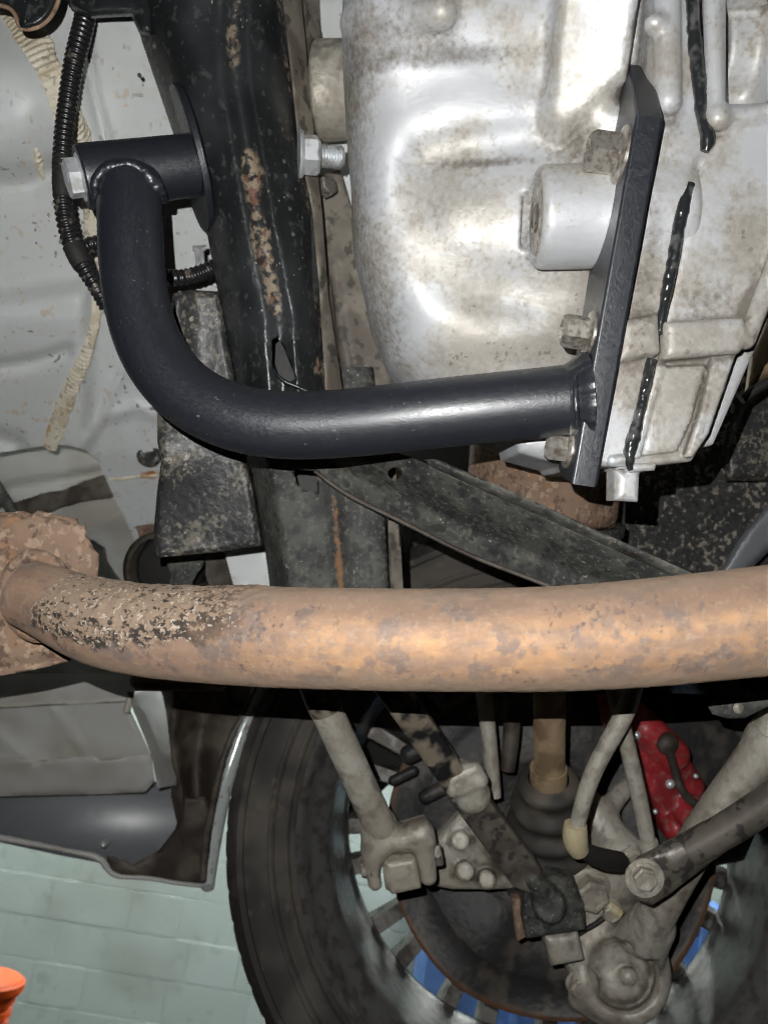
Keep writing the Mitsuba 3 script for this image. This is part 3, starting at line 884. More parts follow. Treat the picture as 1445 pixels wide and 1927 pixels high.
hboss = cyl(P(1200, 290, 0.454), P(1318, 292, 0.454), 0.0205, 0.003)
hboss2 = prism([(1166, 604), (1238, 590), (1243, 664), (1160, 684)], 0.43, 0.4265, 0.50, 0.0055)
knob = ell(P(1232, 45, 0.427), (0.006, 0.005, 0.006))
tail = prism([(960, 780), (1120, 760), (1150, 880), (1090, 880), (980, 850)], 0.47, 0.470, 0.56, 0.01)
housing = U(0.005, U(0.012, D(0.030, D(0.008, U(0.020, body, facet2), groove, groove2), pocket), pod), boss)
housing = U(0.007, housing, ledge, facet, tail)
housing = U(0.004, housing, flange, rail, hboss, hboss2, knob)
recess = cyl(P(990, 410, 0.459), P(1012, 410, 0.459), 0.0235, 0.001)
housing = D(0.002, housing, recess)
hv_, hf_, hu_ = nets(housing, [-0.045, -0.0, 0.405], [0.275, 0.345, 0.60], 0.0018)


def pxy(v):
    return CX + v[:, 0] / v[:, 2] * F, CY - v[:, 1] / v[:, 2] * F


def caked_and_shaded(v, u, spots):
    """Adds grime and painted overhang shade: spots = [(centre, radius along x, along y in metres, amount)]."""
    u = u.copy()
    for c, rx, ry, k in spots:
        u[:, 0] += k * np.exp(-((v[:, 0] - c[0]) / rx) ** 2 - ((v[:, 1] - c[1]) / ry) ** 2)
    u[:, 0] = np.clip(u[:, 0], 0, 1)
    return u


hu_ = caked_and_shaded(hv_, hu_, [(P(860, 66, 0.44), 0.045, 0.007, 0.75), (P(730, 60, 0.46), 0.02, 0.014, 0.5), (P(1230, 430, 0.435), 0.008, 0.03, 0.55), (P(1205, 560, 0.435), 0.010, 0.03, 0.6), (P(1190, 740, 0.435), 0.012, 0.03, 0.55),
                    (P(1195, 150, 0.43), 0.004, 0.03, 0.6), (P(1265, 240, 0.43), 0.008, 0.014, 0.5), (P(655, 300, 0.50), 0.016, 0.13, 0.55), (P(720, 600, 0.50), 0.02, 0.035, 0.45), (P(1100, 250, 0.45), 0.012, 0.02, 0.35), (P(1040, 660, 0.46), 0.02, 0.02, 0.3), (P(915, 277, 0.456), 0.034, 0.0035, 0.8)])  # last spot paints the thin shade line under the overhang
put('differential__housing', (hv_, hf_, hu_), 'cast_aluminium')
put('differential__filler_plug', lathe([(0.0002, 0), (0.006, 0), (0.0065, -0.0012), (0.0085, -0.0012), (0.009, 0.0005), (0.016, 0.0), (0.0205, 0.0008), (0.0225, 0.003), (0.0225, 0.006), (0.0002, 0.006)], P(1006, 410, 0.459), [1, 0, 0.0], 56), 'old_bolt', label='round brown plug in the end of the boss')

cover = prism([(1338, -200), (1700, -200), (1620, 200), (1475, 470), (1438, 560), (1404, 648), (1238, 648), (1262, 540), (1300, 350), (1338, 262)], 0.44, 0.4345, 0.56, 0.005, tilt=(0.0, -0.08))
cdent = prism([(1348, 12), (1442, 12), (1442, 206), (1352, 206)], 0.44, 0.39, 0.462, 0.008)
cbarrel = cyl(P(1340, 110, 0.470), P(1446, 110, 0.470), 0.0275, 0.002)
crim = cap(P(1336, -160, 0.430), P(1346, 205, 0.430), 0.0050)
crim2 = cap(P(1346, 222, 0.432), P(1480, 208, 0.430), 0.0045)
cnub = ell(P(1352, 222, 0.428), (0.0055, 0.0055, 0.005))
cend = prism([(1444, -200), (1700, -200), (1650, 230), (1444, 215)], 0.44, 0.46, 0.56, 0.004)
bar1 = prism([(1247, 606), (1396, 598), (1408, 636), (1390, 664), (1247, 676)], 0.43, 0.4255, 0.52, 0.0045)
low = prism([(1196, 668), (1386, 650), (1368, 730), (1322, 838), (1304, 868), (1160, 884)], 0.44, 0.4395, 0.53, 0.004)
panel = prism([(1243, 690), (1328, 686), (1300, 790), (1272, 850), (1206, 858), (1226, 770)], 0.438, 0.4355, 0.50, 0.0018)
rib = prism([(1334, 676), (1382, 666), (1330, 818), (1300, 862), (1284, 860), (1310, 780)], 0.438, 0.4335, 0.50, 0.003)
back = prism([(1370, 655), (1440, 480), (1520, 330), (1520, 420), (1448, 585), (1418, 660), (1340, 838), (1306, 846)], 0.46, 0.4560, 0.55, 0.004)
edge_r = cap(P(1470, 470, 0.4345), P(1404, 640, 0.432), 0.005)
seam_g = cap(P(1482, 450, 0.436), P(1418, 620, 0.436), 0.0016)
flange2 = prism([(1235, 684), (1252, 684), (1204, 862), (1188, 862)], 0.436, 0.4345, 0.50, 0.002)
cov = U(0.005, D(0.004, cover, cdent), cbarrel, crim, crim2, cnub, cend)
cov = U(0.003, D(0.002, U(0.004, cov, edge_r), seam_g), back)
cov = U(0.0025, cov, bar1, low, flange2)
cov = U(0.0012, cov, rib, panel)
cv_, cf_, cu_ = nets(cov, [0.125, 0.018, 0.41], [0.30, 0.345, 0.56], 0.0017)
cu_ = caked_and_shaded(cv_, cu_, [(P(1330, 560, 0.435), 0.022, 0.012, 0.6), (P(1375, 420, 0.435), 0.008, 0.03, 0.4), (P(1320, 780, 0.435), 0.006, 0.03, 0.5), (P(1240, 770, 0.435), 0.003, 0.03, 0.5), (P(1350, 720, 0.435), 0.012, 0.02, 0.4), (P(1390, 200, 0.45), 0.02, 0.006, 0.4)])
put('differential__cover', (cv_, cf_, cu_), 'cast_aluminium', label='bolted right half of the housing')
put('differential__sealant_bead', tube(px_path([(1302, -40, 0.4322, 12), (1305, 40, 0.4318, 12), (1311, 110, 0.4318, 13), (1319, 190, 0.4316, 12), (1325, 240, 0.4318, 12), (1331, 268, 0.4318, 13), (1326, 284, 0.4325, 9)]), 120, 16, lump=0.26, seed=2), 'sealant', label='glossy black sealant bead in the joint')
put('differential__sealant_bead', tube(px_path([(1300, 346, 0.4325, 8), (1290, 372, 0.4318, 12), (1277, 430, 0.4316, 11), (1266, 490, 0.4316, 11), (1254, 550, 0.4316, 10), (1245, 600, 0.4316, 8), (1240, 630, 0.4325, 8)]), 120, 16, lump=0.30, seed=4), 'sealant')
put('differential__sealant_bead', tube(px_path([(1226, 676, 0.4325, 9), (1212, 740, 0.4318, 9), (1198, 800, 0.4316, 10), (1190, 830, 0.4316, 12), (1183, 862, 0.4316, 9), (1186, 884, 0.4325, 5)]), 110, 16, lump=0.32, seed=6), 'sealant')
lug = U(0.002, prism([(1158, 884), (1206, 882), (1203, 945), (1157, 942)], 0.44, 0.4385, 0.462, 0.005), prism([(1178, 872), (1232, 872), (1228, 886), (1182, 889)], 0.44, 0.4345, 0.47, 0.003))
put('differential__lug', nets(lug, P(1140, 960, 0.45) - [0, 0.0, 0.02], P(1250, 850, 0.45) + [0, 0, 0.03], 0.0009), 'cast_aluminium')
put('differential__pad', nets(cap(P(1152, 866, 0.4345), P(1174, 864, 0.4345), 0.0037), P(1130, 890, 0.44) - [0, 0, 0.02], P(1200, 840, 0.44) + [0, 0, 0.02], 0.0007), 'zinc')
put('differential__stub_boss', lathe([(0.0002, 0.0), (0.0345, 0.0), (0.036, 0.004), (0.0345, 0.0045), (0.0335, 0.03), (0.0002, 0.03)], P(598, 172, 0.590), [1, -0.02, -0.12], 56), 'dusty_alloy', label='brown stained axle stub at the left end')

# ================================================================== brace
thing('brace', 'new black powder coated bent tube brace bolted to the differential', 'brace')
RB = 0.0199
put('brace__tube', tube([[*P(a, b, d), RB] for a, b, d in [(243, 335, 0.503), (246, 450, 0.494), (258, 570, 0.487), (290, 665, 0.480), (350, 738, 0.473), (432, 782, 0.467), (520, 799, 0.463), (610, 799, 0.460), (850, 775, 0.4495), (980, 762, 0.4460), (1096, 750, 0.443)]], 160, 56), 'powder_coat')
SA, SB = P(152, 333, 0.506), P(362, 311, 0.534)
sax = (SB - SA) / np.linalg.norm(SB - SA)
sl_ = np.linalg.norm(SB - SA)
put('brace__sleeve', lathe([(0.0095, 0.0), (0.0188, 0.0), (0.0198, 0.001), (0.0200, 0.003), (0.0200, sl_), (0.0095, sl_), (0.0095, 0.0)], SA, sax, 64), 'powder_coat', smooth=35)
dn = np.array([0.925, 0.275, 0.26])
put('brace__end_disc', lathe([(0.0002, 0.0), (0.0475, 0.0), (0.0490, 0.0010), (0.0490, 0.0045), (0.0480, 0.0055), (0.0002, 0.0055)], P(353, 302, 0.558), dn, 72), 'powder_coat', smooth=35, label='thin round end washer against the crossmember')
put('brace__weld_bead', tube(px_path([(184, 374, 0.494, 7), (178, 352, 0.4885, 8), (184, 330, 0.4855, 9), (206, 315, 0.4845, 9), (234, 309, 0.4855, 10), (260, 315, 0.488, 11), (279, 331, 0.4905, 13), (294, 350, 0.495, 14), (305, 367, 0.502, 9), (310, 378, 0.509, 6)]), 130, 16, lump=0.30, seed=11), 'powder_coat', label='lumpy weld joining the tube and sleeve')
# mounting plate
PA, PB = P(1223, 218, 0.407), P(1099, 914, 0.429)
e1 = (PB - PA) / np.linalg.norm(PB - PA)
e2 = np.array([0.02, 0.02, 1.0]); e2 -= e1 * (e2 @ e1); e2 /= np.linalg.norm(e2)
en = np.cross(e1, e2); en *= np.sign(en[0])
LP = np.linalg.norm(PB - PA)
prof = np.array([(0.0, 0.0), (LP, 0.0), (LP - 0.001, 0.030), (LP - 0.006, 0.044), (0.10, 0.052), (-0.038, 0.062), (-0.050, 0.057), (-0.045, 0.046)])
lay = []
for inset, k in ((0.0011, -0.5), (0.0003, -0.44), (0.0, -0.38), (0.0, 0.38), (0.0003, 0.44), (0.0011, 0.5)):
    c_ = m3.CrossSection([np.ascontiguousarray(prof)], m3.FillRule.EvenOdd).offset(-inset, m3.JoinType.Miter).to_polygons()[0]
    lay.append(PA + np.outer(c_[:, 0], e1) + np.outer(c_[:, 1], e2) + en * 0.0142 * k)
pm = m3.Manifold.hull_points(np.vstack(lay)).to_mesh()
put('brace__plate', (np.array(pm.vert_properties[:, :3]), np.array(pm.tri_verts)), 'powder_coat', smooth=25, label='flat mounting plate with chamfered end')
TE = P(1112, 749, 0.442)
ta = TE - P(1052, 754, 0.444); tl_ = np.linalg.norm(ta)
put('brace__weld_bead', lathe([(0.0198, -0.0085), (0.0206, -0.0070), (0.0216, -0.0045), (0.0232, -0.0015), (0.0255, 0.0008), (0.0262, 0.004)], TE - ta / tl_ * 0.0055, ta, 120,
    mod=lambda R, H, a: (R + 0.0003 * (np.sin(a * 19 + 2.5 * np.sin(2 * a)) + 0.6 * np.sin(a * 7 + 1) + 0.5 * np.sin(a * 31)) * np.clip((R - 0.0199) / 0.003, 0, 1), H)), 'powder_coat', label='rippled weld round the tube end')
put('brace__weld_bead', tube(px_path([(1084, 700, 0.4285, 3), (1083, 722, 0.4215, 5), (1083, 748, 0.4195, 6), (1085, 776, 0.4205, 5), (1088, 800, 0.4265, 3)]), 70, 14, lump=0.30, seed=12), 'powder_coat', label='bright scuffed weld at the mounting plate')


def on_plate(px, py, t):
    """A point of the plate's left face, t back from its front edge, nearest the given sight line."""
    best = None
    for s in np.linspace(-0.03, LP, 400):
        q = PA + e1 * s + e2 * t - en * 0.0071
        e = abs(CY - q[1] / q[2] * F - py)
        if best is None or e < best[0]:
            best = (e, q)
    return best[1]


bolt('brace__bolt', on_plate(1150, 292, 0.017), -en, 0.0115, 0.0165, 0.0150, 0.0035, 'old_bolt', 0.3, label='large weathered hex bolt at the top of the plate')
bolt('brace__bolt', on_plate(1105, 629, 0.018), -en, 0.0095, 0.0140, 0.0128, 0.003, 'old_bolt', 0.5, label='middle weathered bolt above the tube')
bolt('brace__bolt', on_plate(1065, 846, 0.020), -en, 0.0080, 0.0110, 0.0108, 0.0028, 'old_bolt', 0.1, label='lower weathered bolt below the tube')
# sleeve bolt: its head left, its threaded end and nut right of the crossmember
bolt('brace__sleeve_bolt', SA + sax * 0.001, -sax, 0.0125, 0.0085, 0.0150, 0.0022, 'zinc', facing(SA, -sax) + 0.30, label='shiny new zinc bolt head in the sleeve', recess=False)
NA = P(570, 290, 0.545); nd = np.array([1.0, 0.015, 0.20]); nd /= np.linalg.norm(nd)
prof = [(0.0002, 0.012)]
for i in range(8):
    h0 = 0.0122 + i * 0.0019
    prof += [(0.0068, h0), (0.0080, h0 + 0.0007), (0.0080, h0 + 0.0010), (0.0068, h0 + 0.0019)]
prof += [(0.0060, 0.0285), (0.0002, 0.0285)]
put('brace__sleeve_bolt__thread', lathe(prof, NA, nd, 40), 'zinc', smooth=False)
k = put('brace__nut', hexhead(NA, nd, 0.0135, 0.0115, facing(NA, nd) + 0.26), 'zinc', smooth=False, label='new zinc nut beside the differential')
put(k + '__washer', lathe([(0.0002, -0.003), (0.0155, -0.003), (0.0160, -0.002), (0.0150, 0.0), (0.0002, 0.0)], NA, nd, 40), 'zinc', smooth=35)

# ================================================================== wiring loom
thing('wiring_loom', 'black corrugated wiring loom hanging beside the grey panel', 'wiring loom')
rib_mod = lambda p, a: (lambda s: 1 + a * np.sin(2 * np.pi * s / p))
loom = [(165, -20, 0.57, 17), (160, 30, 0.565, 18), (141, 110, 0.56, 18), (129, 180, 0.56, 17), (119, 270, 0.557, 17), (117, 340, 0.556, 17), (124, 415, 0.558, 17), (148, 485, 0.56, 17), (172, 525, 0.56, 15), (200, 575, 0.56, 14)]
put('wiring_loom__conduit', tube(px_path(loom), 620, 24, mod=rib_mod(0.0040, 0.085)), 'loom_plastic')
put('wiring_loom__branch', tube(px_path([(150, 470, 0.585, 13), (178, 458, 0.59, 14), (230, 480, 0.60, 14), (290, 515, 0.605, 15), (345, 522, 0.60, 15), (392, 508, 0.60, 15), (430, 490, 0.60, 15)]), 420, 22, mod=rib_mod(0.0042, 0.07)), 'loom_plastic', label='muddy side branch of the loom')
put('wiring_loom__wrap', tube(px_path([(138, 462, 0.559, 20), (147, 482, 0.559, 20), (156, 500, 0.559, 18)]), 40, 24, lump=0.06), 'rubber')
put('wiring_loom__wrap', tube(px_path([(118, 290, 0.557, 18.5), (117, 330, 0.556, 18.5), (119, 372, 0.556, 18)]), 60, 24, lump=0.05), 'rubber')
put('wiring_loom__clip', relief([(362, 462), (388, 460), (389, 470), (384, 472), (386, 512), (368, 512), (366, 474), (362, 472)], plane_d((362, 462, 0.605), (390, 462, 0.605), (370, 510, 0.60)), 0.006, 8, edge=(2, 0.001)), 'zinc', label='small pale clip on the branch')

# bracket ends at the top left
thing('hanger_bracket', 'rusty dark hanger bracket with rounded end in the top left corner', 'bracket')
put('hanger_bracket__tab', relief([(-60, -60), (112, -60), (108, 0), (92, 32), (62, 52), (38, 52), (32, 30), (22, 16), (0, 8), (-60, 10)], lambda x, y: 0.50 + 0 * x, 0.010, 5.0, edge=(13, 0.006), smooth_poly=60), 'black_paint')
put('hanger_bracket__lip', tube(px_path([(-50, 14, 0.504, 4), (4, 10, 0.504, 4), (28, 26, 0.504, 4), (38, 50, 0.505, 4), (64, 52, 0.505, 4), (94, 32, 0.505, 4), (109, 2, 0.504, 4), (113, -50, 0.504, 4)]), 90, 10), 'rust_scale')
thing('frame_arm', 'black frame arm running into the crossmember at the top', 'frame arm')
put('frame_arm__tube', relief([(108, -60), (300, -60), (290, 70), (262, 62), (248, 30), (200, 32), (168, 34), (130, 12)], lambda x, y: 0.535 + 0.0000 * x, 0.03, 6.0, edge=(20, 0.012)), 'black_paint')

# ================================================================== dusty bracket, lower bits
thing('dusty_bracket', 'black bracket plate flecked with dried mud hanging behind the bend of the brace', 'bracket')


def dbr_depth(x, y):
    return 0.575 + 0.00006 * (y - 700) - 0.010 * np.exp(-((y - 850) / 60) ** 2) * np.clip((430 - x) / 130, 0, 1) - 0.012 * np.exp(-((x - 330) / 30) ** 2) * (y < 760) - 0.006 * np.clip((y - 1025) / 25, 0, 1)


put('dusty_bracket__plate', relief([(325, 552), (360, 545), (412, 548), (425, 620), (442, 720), (458, 830), (482, 960), (492, 1028), (400, 1040), (290, 1050), (289, 1000), (296, 920), (303, 870), (296, 830), (296, 780), (312, 700), (316, 620)], dbr_depth, 0.022, 8.0, edge=(10, 0.005)), 'muddy_plastic')
thing('rubber_mount', 'dark rubber suspension mount with a hooked dusty plate below the bracket', 'suspension mount')
put('rubber_mount__bush', lathe([(0.0002, 0), (0.028, 0), (0.033, 0.004), (0.033, 0.03), (0.0002, 0.03)], P(312, 1075, 0.76), [0.2, 0.1, 1], 40), 'rubber')
put('rubber_mount__collar', lathe([(0.034, 0.002), (0.040, 0.002), (0.040, 0.03), (0.034, 0.03)], P(300, 1078, 0.765), [0.2, 0.1, 1], 40, closed=True), 'brown_dirt_metal')
put('rubber_mount__hook', relief([(312, 1040), (386, 1036), (384, 1062), (372, 1078), (362, 1096), (362, 1140), (305, 1140), (318, 1110), (322, 1080), (314, 1062)], plane_d((320, 1050, 0.71), (390, 1050, 0.71), (330, 1120, 0.70)), 0.004, 10, edge=(4, 0.001)), 'dusty_black_steel')
put('rubber_mount__hook', relief([(388, 1036), (428, 1034), (462, 1120), (440, 1140), (384, 1140), (392, 1100), (386, 1080)], plane_d((390, 1050, 0.72), (430, 1050, 0.73), (400, 1120, 0.71)), 0.004, 10), 'brown_dirt_metal', label='plain brown plate beside the hook')
put('rubber_mount__lip', relief([(255, 990), (300, 984), (300, 1014), (262, 1012)], plane_d((255, 990, 0.80), (300, 990, 0.80), (260, 1010, 0.79)), 0.01, 10, edge=(4, 0.002)), 'rust_scale', label='rusty lip behind the black bracket')
put('body_floor__flange', relief([(420, 1030), (500, 1022), (530, 1130), (450, 1140)], plane_d((430, 1040, 0.70), (500, 1040, 0.70), (450, 1110, 0.70)), 0.004, 16), 'grey_body_paint')

# diagonal strut
thing('diagonal_strut', 'dusty black pressed strut running diagonally under the brace', 'strut')
sd = plane_d((600, 880, 0.570), (1250, 1080, 0.485), (700, 960, 0.575))


def strut_depth(x, y):
    top = np.interp(x, [560, 820, 1300, 1500], [770, 872, 1086, 1175])
    bot = np.interp(x, [560, 600, 640, 740, 880, 1040, 1400], [872, 890, 925, 975, 1045, 1108, 1270])
    t = np.clip((y - top) / (bot - top), 0, 1)
    return sd(x, y) + 0.008 * np.exp(-((t - 0.62) / 0.16) ** 2) - 0.004 * np.clip((t - 0.86) / 0.14, 0, 1) + 0.010 * np.clip((0.14 - t) / 0.05, 0, 1) * 0 + 0.0012 * (meshkit.fbm(np.stack([x / 60, y / 60, 0 * x], -1), 3, 8) - 0.5)


hole = [(743 + 13.5 * math.cos(a), 891 + 11.5 * math.sin(a)) for a in np.linspace(0, 2 * np.pi, 22, endpoint=False)]
put('diagonal_strut__channel', relief([(520, 800), (620, 800), (812, 876), (1010, 965), (1290, 1092), (1420, 1150), (1420, 1262), (1040, 1108), (880, 1045), (740, 977), (650, 932), (618, 905), (590, 886), (520, 880)], strut_depth, 0.004, 8.0, holes=[hole]), 'dusty_black_steel')
put('diagonal_strut__top_flange', relief([(796, 862), (828, 866), (1010, 946), (1305, 1080), (1430, 1138), (1420, 1152), (1288, 1094), (1010, 968), (814, 880)], lambda x, y: sd(x, y) - 0.012, 0.012, 12, edge=(5, 0.003), uvfn=lambda x, y: 0.35 + 0 * x), 'dusty_black_steel', label='raised lighter flange along the top edge')
put('diagonal_strut__bottom_lip', tube([[*P(a, b, float(strut_depth(np.array([float(a)]), np.array([float(b)]))[0]) - 0.001), 0.0016] for a, b in [(592, 886), (640, 922), (690, 950), (740, 974), (880, 1043), (1040, 1106), (1200, 1180)]], 90, 10), 'brown_dirt_metal')

thing('rusty_canister', 'rust brown steel canister behind the diagonal strut', 'canister')
put('rusty_canister__shell', lathe([(0.0002, 0.10), (0.064, 0.10), (0.066, 0.095), (0.066, 0.012), (0.064, 0.004), (0.0002, 0.0)], P(1015, 985, 0.70), [0.06, 1, -0.12], 64), 'rust_scale')
put('rusty_canister__seat', lathe([(0.055, -0.004), (0.066, 0.004), (0.073, 0.004), (0.073, -0.004), (0.066, -0.016), (0.050, -0.022)], P(1015, 985, 0.70), [0.06, 1, -0.12], 64), 'dusty_black_steel', label='dusty rim at the bottom of the canister')

thing('splash_liner', 'black felt wheel liner spattered with dried mud at the right', 'liner')
put('splash_liner__sheet', relief([(1120, 640), (1640, 560), (1640, 1260), (1100, 1260), (1120, 1000)], lambda x, y: 0.76 + 0.00012 * (1445 - x) + 0.010 * (meshkit.fbm(np.stack([x / 60, y / 60, 0 * x], -1), 3, 9) - 0.5), 0.008, 12), 'speckled_liner')
put('splash_liner__rail', relief([(1345, 1088), (1400, 1000), (1470, 920), (1560, 880), (1560, 990), (1445, 1040), (1392, 1092)], lambda x, y: 0.70 + 0 * x, 0.02, 8, edge=(14, 0.008)), 'slate_plastic', label='smooth dark rail across the liner')
put('splash_liner__hood', relief([(1385, 760), (1460, 690), (1600, 640), (1600, 860), (1440, 905), (1365, 905), (1360, 840)], lambda x, y: 0.715 + 0 * x, 0.02, 9, edge=(20, 0.012)), 'muddy_plastic', label='smooth dark hood above the liner')
thing('tan_duct', 'tan plastic edge showing right of the differential', 'duct')
put('tan_duct__body', relief([(1400, 745), (1412, 660), (1440, 600), (1560, 560), (1560, 690), (1440, 712)], lambda x, y: 0.62 + 0 * x, 0.03, 8, edge=(14, 0.01)), 'shaft_paint')
put('tan_duct__band', tube(px_path([(1395, 752, 0.60, 9), (1440, 722, 0.60, 9), (1560, 690, 0.60, 9)]), 40, 12), 'rubber')

# ================================================================== exhaust
thing('exhaust', 'rusty exhaust pipe running across below the brace into a muffler box', 'exhaust')
ep = [(52, 1118, 0.455, 62), (105, 1138, 0.447, 70), (160, 1162, 0.438, 77), (230, 1181, 0.428, 83), (330, 1192, 0.418, 87), (480, 1198, 0.404, 92.5), (650, 1202, 0.394, 95), (900, 1204, 0.388, 96.5), (1080, 1200, 0.383, 98.5), (1230, 1189, 0.378, 101), (1360, 1176, 0.374, 102), (1470, 1164, 0.370, 103), (1640, 1140, 0.365, 105)]
pv, pf, puv = tube(px_path(ep), 420, 96, lump=0.006, seed=21, cap=False)
# burnt crust stands proud of the steel

ss = lambda a, b, x: (lambda t: t * t * (3 - 2 * t))(np.clip((x - a) / (b - a), 0, 1))
cm = ss(-0.010, 0.0, puv[:, 1] + 0.012 * (meshkit.fbm(pv * 70, 3, 1) - 0.5) - ss(0.05, 0.14, puv[:, 0]) * 0.012) * ss(0.034, 0.046, puv[:, 0]) * ss(0.175, 0.15, puv[:, 0])
cn = np.zeros_like(pv)
pc = np.array([q[:3] for q in spline(px_path(ep), 420)]).repeat(97, 0)
cn = (pv - pc) / np.linalg.norm(pv - pc, axis=1, keepdims=True)
pv = pv + cn * (cm * (0.0005 + 0.0026 * np.maximum(meshkit.fbm(pv * 230, 4, 7) - 0.36, 0)) + 0.0003 * (meshkit.fbm(pv * 300, 2, 9) - 0.5))[:, None]
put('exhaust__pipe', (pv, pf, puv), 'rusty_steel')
jag = [(-80, 968), (0, 970), (30, 966), (42, 975), (58, 969), (70, 966), (84, 972), (112, 976), (140, 984), (162, 990), (163, 1008), (172, 1022), (176, 1032), (187, 1044), (185, 1075), (183, 1110), (182, 1160), (160, 1215), (128, 1246), (60, 1262), (0, 1272), (-80, 1284)]
put('exhaust__muffler_box', relief(jag, lambda x, y: 0.487 + 0.00004 * (x - 80) + 0.004 * np.exp(-((y - 1262 + 0.16 * x) / 14) ** 2) + 0.0025 * (meshkit.fbm(np.stack([x / 40, y / 40, 0 * x], -1), 4, 3) - 0.5), 0.05, 6.0, edge=(7, 0.002)), 'rust_scale')
put('exhaust__box_flange', relief([(-80, 962), (20, 964), (44, 961), (60, 968), (72, 960), (104, 968), (146, 976), (150, 990), (90, 985), (40, 980), (-80, 982)], lambda x, y: 0.495 + 0 * x, 0.006, 7, edge=(3, 0.001)), 'rust_scale', label='crumbling rust-pink edge along the top of the box')
put('exhaust__patch', lathe([(0.0002, -0.0012), (0.0120, -0.0012), (0.0128, -0.0004), (0.0128, 0.002)], P(-3, 1034, 0.4865), [0, 0, 1], 40), 'rust_scale', label='round pressed disc on the box')
put('exhaust__weld_collar', tube([[*(P(70, 1122, 0.470) + 0.0235 * np.array([math.cos(a) * 0.92 - 0.05 * math.sin(a), math.sin(a) * 1.02, -0.42 * math.cos(a) * 0.6])), 0.0042] for a in np.linspace(0, 2 * np.pi, 24)], 130, 14, lump=0.14, seed=31), 'rust_scale', label='pinkish rusty weld ring round the pipe end')

# ================================================================== sill and bumper, lower left
thing('sill_panel', 'folded taupe grey sill panel under the muffler box', 'sill panel')
put('sill_panel__top_fold', relief([(-120, 1268), (262, 1268), (240, 1322), (120, 1326), (0, 1332), (-120, 1340)], plane_d((0, 1270, 0.83), (240, 1270, 0.84), (0, 1330, 0.80)), 0.01, 14, edge=(4, 0.002)), 'sill_paint')
put('sill_panel__recess', relief([(-120, 1326), (235, 1316), (290, 1432), (-120, 1440)], lambda x, y: 0.83 + 0.0002 * (y - 1326) + crease(x, y, [(95, 1330), (150, 1400), (165, 1430)], 6, 0.004) + crease(x, y, [(-20, 1370), (40, 1420)], 7, 0.003), 0.01, 10), 'sill_paint', label='shaded ribbed middle strip')
put('sill_panel__lower_lip', relief([(-120, 1428), (40, 1426), (70, 1434), (110, 1426), (180, 1424), (190, 1430), (285, 1420), (292, 1470), (272, 1492), (160, 1496), (-120, 1502)], plane_d((0, 1430, 0.80), (280, 1430, 0.81), (0, 1500, 0.815)), 0.01, 10, edge=(4, 0.002)), 'sill_paint')
put('sill_panel__end_gusset', relief([(236, 1300), (300, 1296), (330, 1360), (332, 1478), (296, 1484), (286, 1424)], plane_d((240, 1310, 0.82), (290, 1424, 0.82), (330, 1400, 0.90)), 0.006, 14), 'sill_paint', label='darker triangular end plate')
put('sill_panel__pin', tube(px_path([(247, 1300, 0.80, 7), (243, 1320, 0.80, 7), (238, 1340, 0.80, 7)]), 20, 12), 'dusty_alloy', label='short pale pin')
thing('bumper_liner', 'smooth dark blue-grey bumper inner skin below the sill', 'bumper')


def bump_depth(x, y):
    return 0.86 + 0.00017 * (x - 280) - 0.00023 * (y - 1540) + 0.6e-6 * (x - 270) ** 2 + 2.2e-6 * (y - 1535) ** 2


put('bumper_liner__skin', relief([(-120, 1480), (345, 1470), (345, 1560), (320, 1610), (270, 1640), (120, 1612), (-120, 1560)], bump_depth, 0.005, 9), 'slate_plastic')
put('bumper_liner__lower_edge', tube(px_path([(-90, 1558, 0.83, 6), (0, 1577, 0.83, 6), (80, 1592, 0.83, 5), (150, 1606, 0.83, 5), (195, 1624, 0.835, 6), (206, 1640, 0.835, 5), (260, 1652, 0.84, 4), (330, 1662, 0.85, 4), (385, 1668, 0.86, 4)]), 120, 10, lump=0.2), 'sill_paint', label='thin pale lower edge')
put('bumper_liner__clip', lathe([(0.0002, -0.004), (0.003, -0.003), (0.004, 0), (0.004, 0.006)], P(195, 1590, 0.825), [0, 0, 1], 14), 'zinc')
put('bumper_liner__grime', relief([(196, 1600), (250, 1628), (300, 1600), (330, 1560), (345, 1500), (390, 1500), (398, 1560), (386, 1668), (330, 1664), (206, 1642)], lambda x, y: 0.845 + 0.0001 * (x - 200) + 0.006 * (meshkit.fbm(np.stack([x / 40, y / 40, 0 * x], -1), 3, 3) - 0.5), 0.006, 10, edge=(5, 0.002)), 'brown_grime', label='brown rusty corner')
thing('arch_pillar', 'grimy brown wheel arch pillar beside the wheel', 'arch pillar')
put('arch_pillar__sheet', relief([(300, 1280), (520, 1280), (470, 1400), (430, 1500), (402, 1560), (388, 1668), (372, 1660), (340, 1580), (322, 1500), (322, 1420), (312, 1340)], lambda x, y: 0.875 + crease(x, y, [(330, 1290), (325, 1400), (345, 1520), (340, 1600)], 14, 0.02) + crease(x, y, [(395, 1280), (372, 1420), (368, 1560)], 16, -0.02) + 0.01 * (meshkit.fbm(np.stack([x / 40, y / 60, 0 * x], -1), 3, 5) - 0.5), 0.006, 8), 'brown_grime')
put('arch_pillar__buffer', lathe([(0.0002, 0.03), (0.045, 0.03), (0.045, 0.002), (0.040, -0.004), (0.0002, -0.004)], P(338, 1292, 0.74), [0.0, 1, 0.25], 44), 'shaft_paint', label='tan round buffer under the pipe')
thing('fender_edge', 'glossy teal-grey fender edge beside the tyre', 'fender')
put('fender_edge__lip', tube(px_path([(520, 1240, 0.852, 14), (488, 1312, 0.850, 14), (462, 1360, 0.846, 15), (443, 1410, 0.8385, 17), (424, 1470, 0.825, 17), (408, 1540, 0.802, 17), (398, 1600, 0.778, 16), (391, 1672, 0.745, 12)]), 120, 28, lump=0.02), 'glossy_teal_paint')
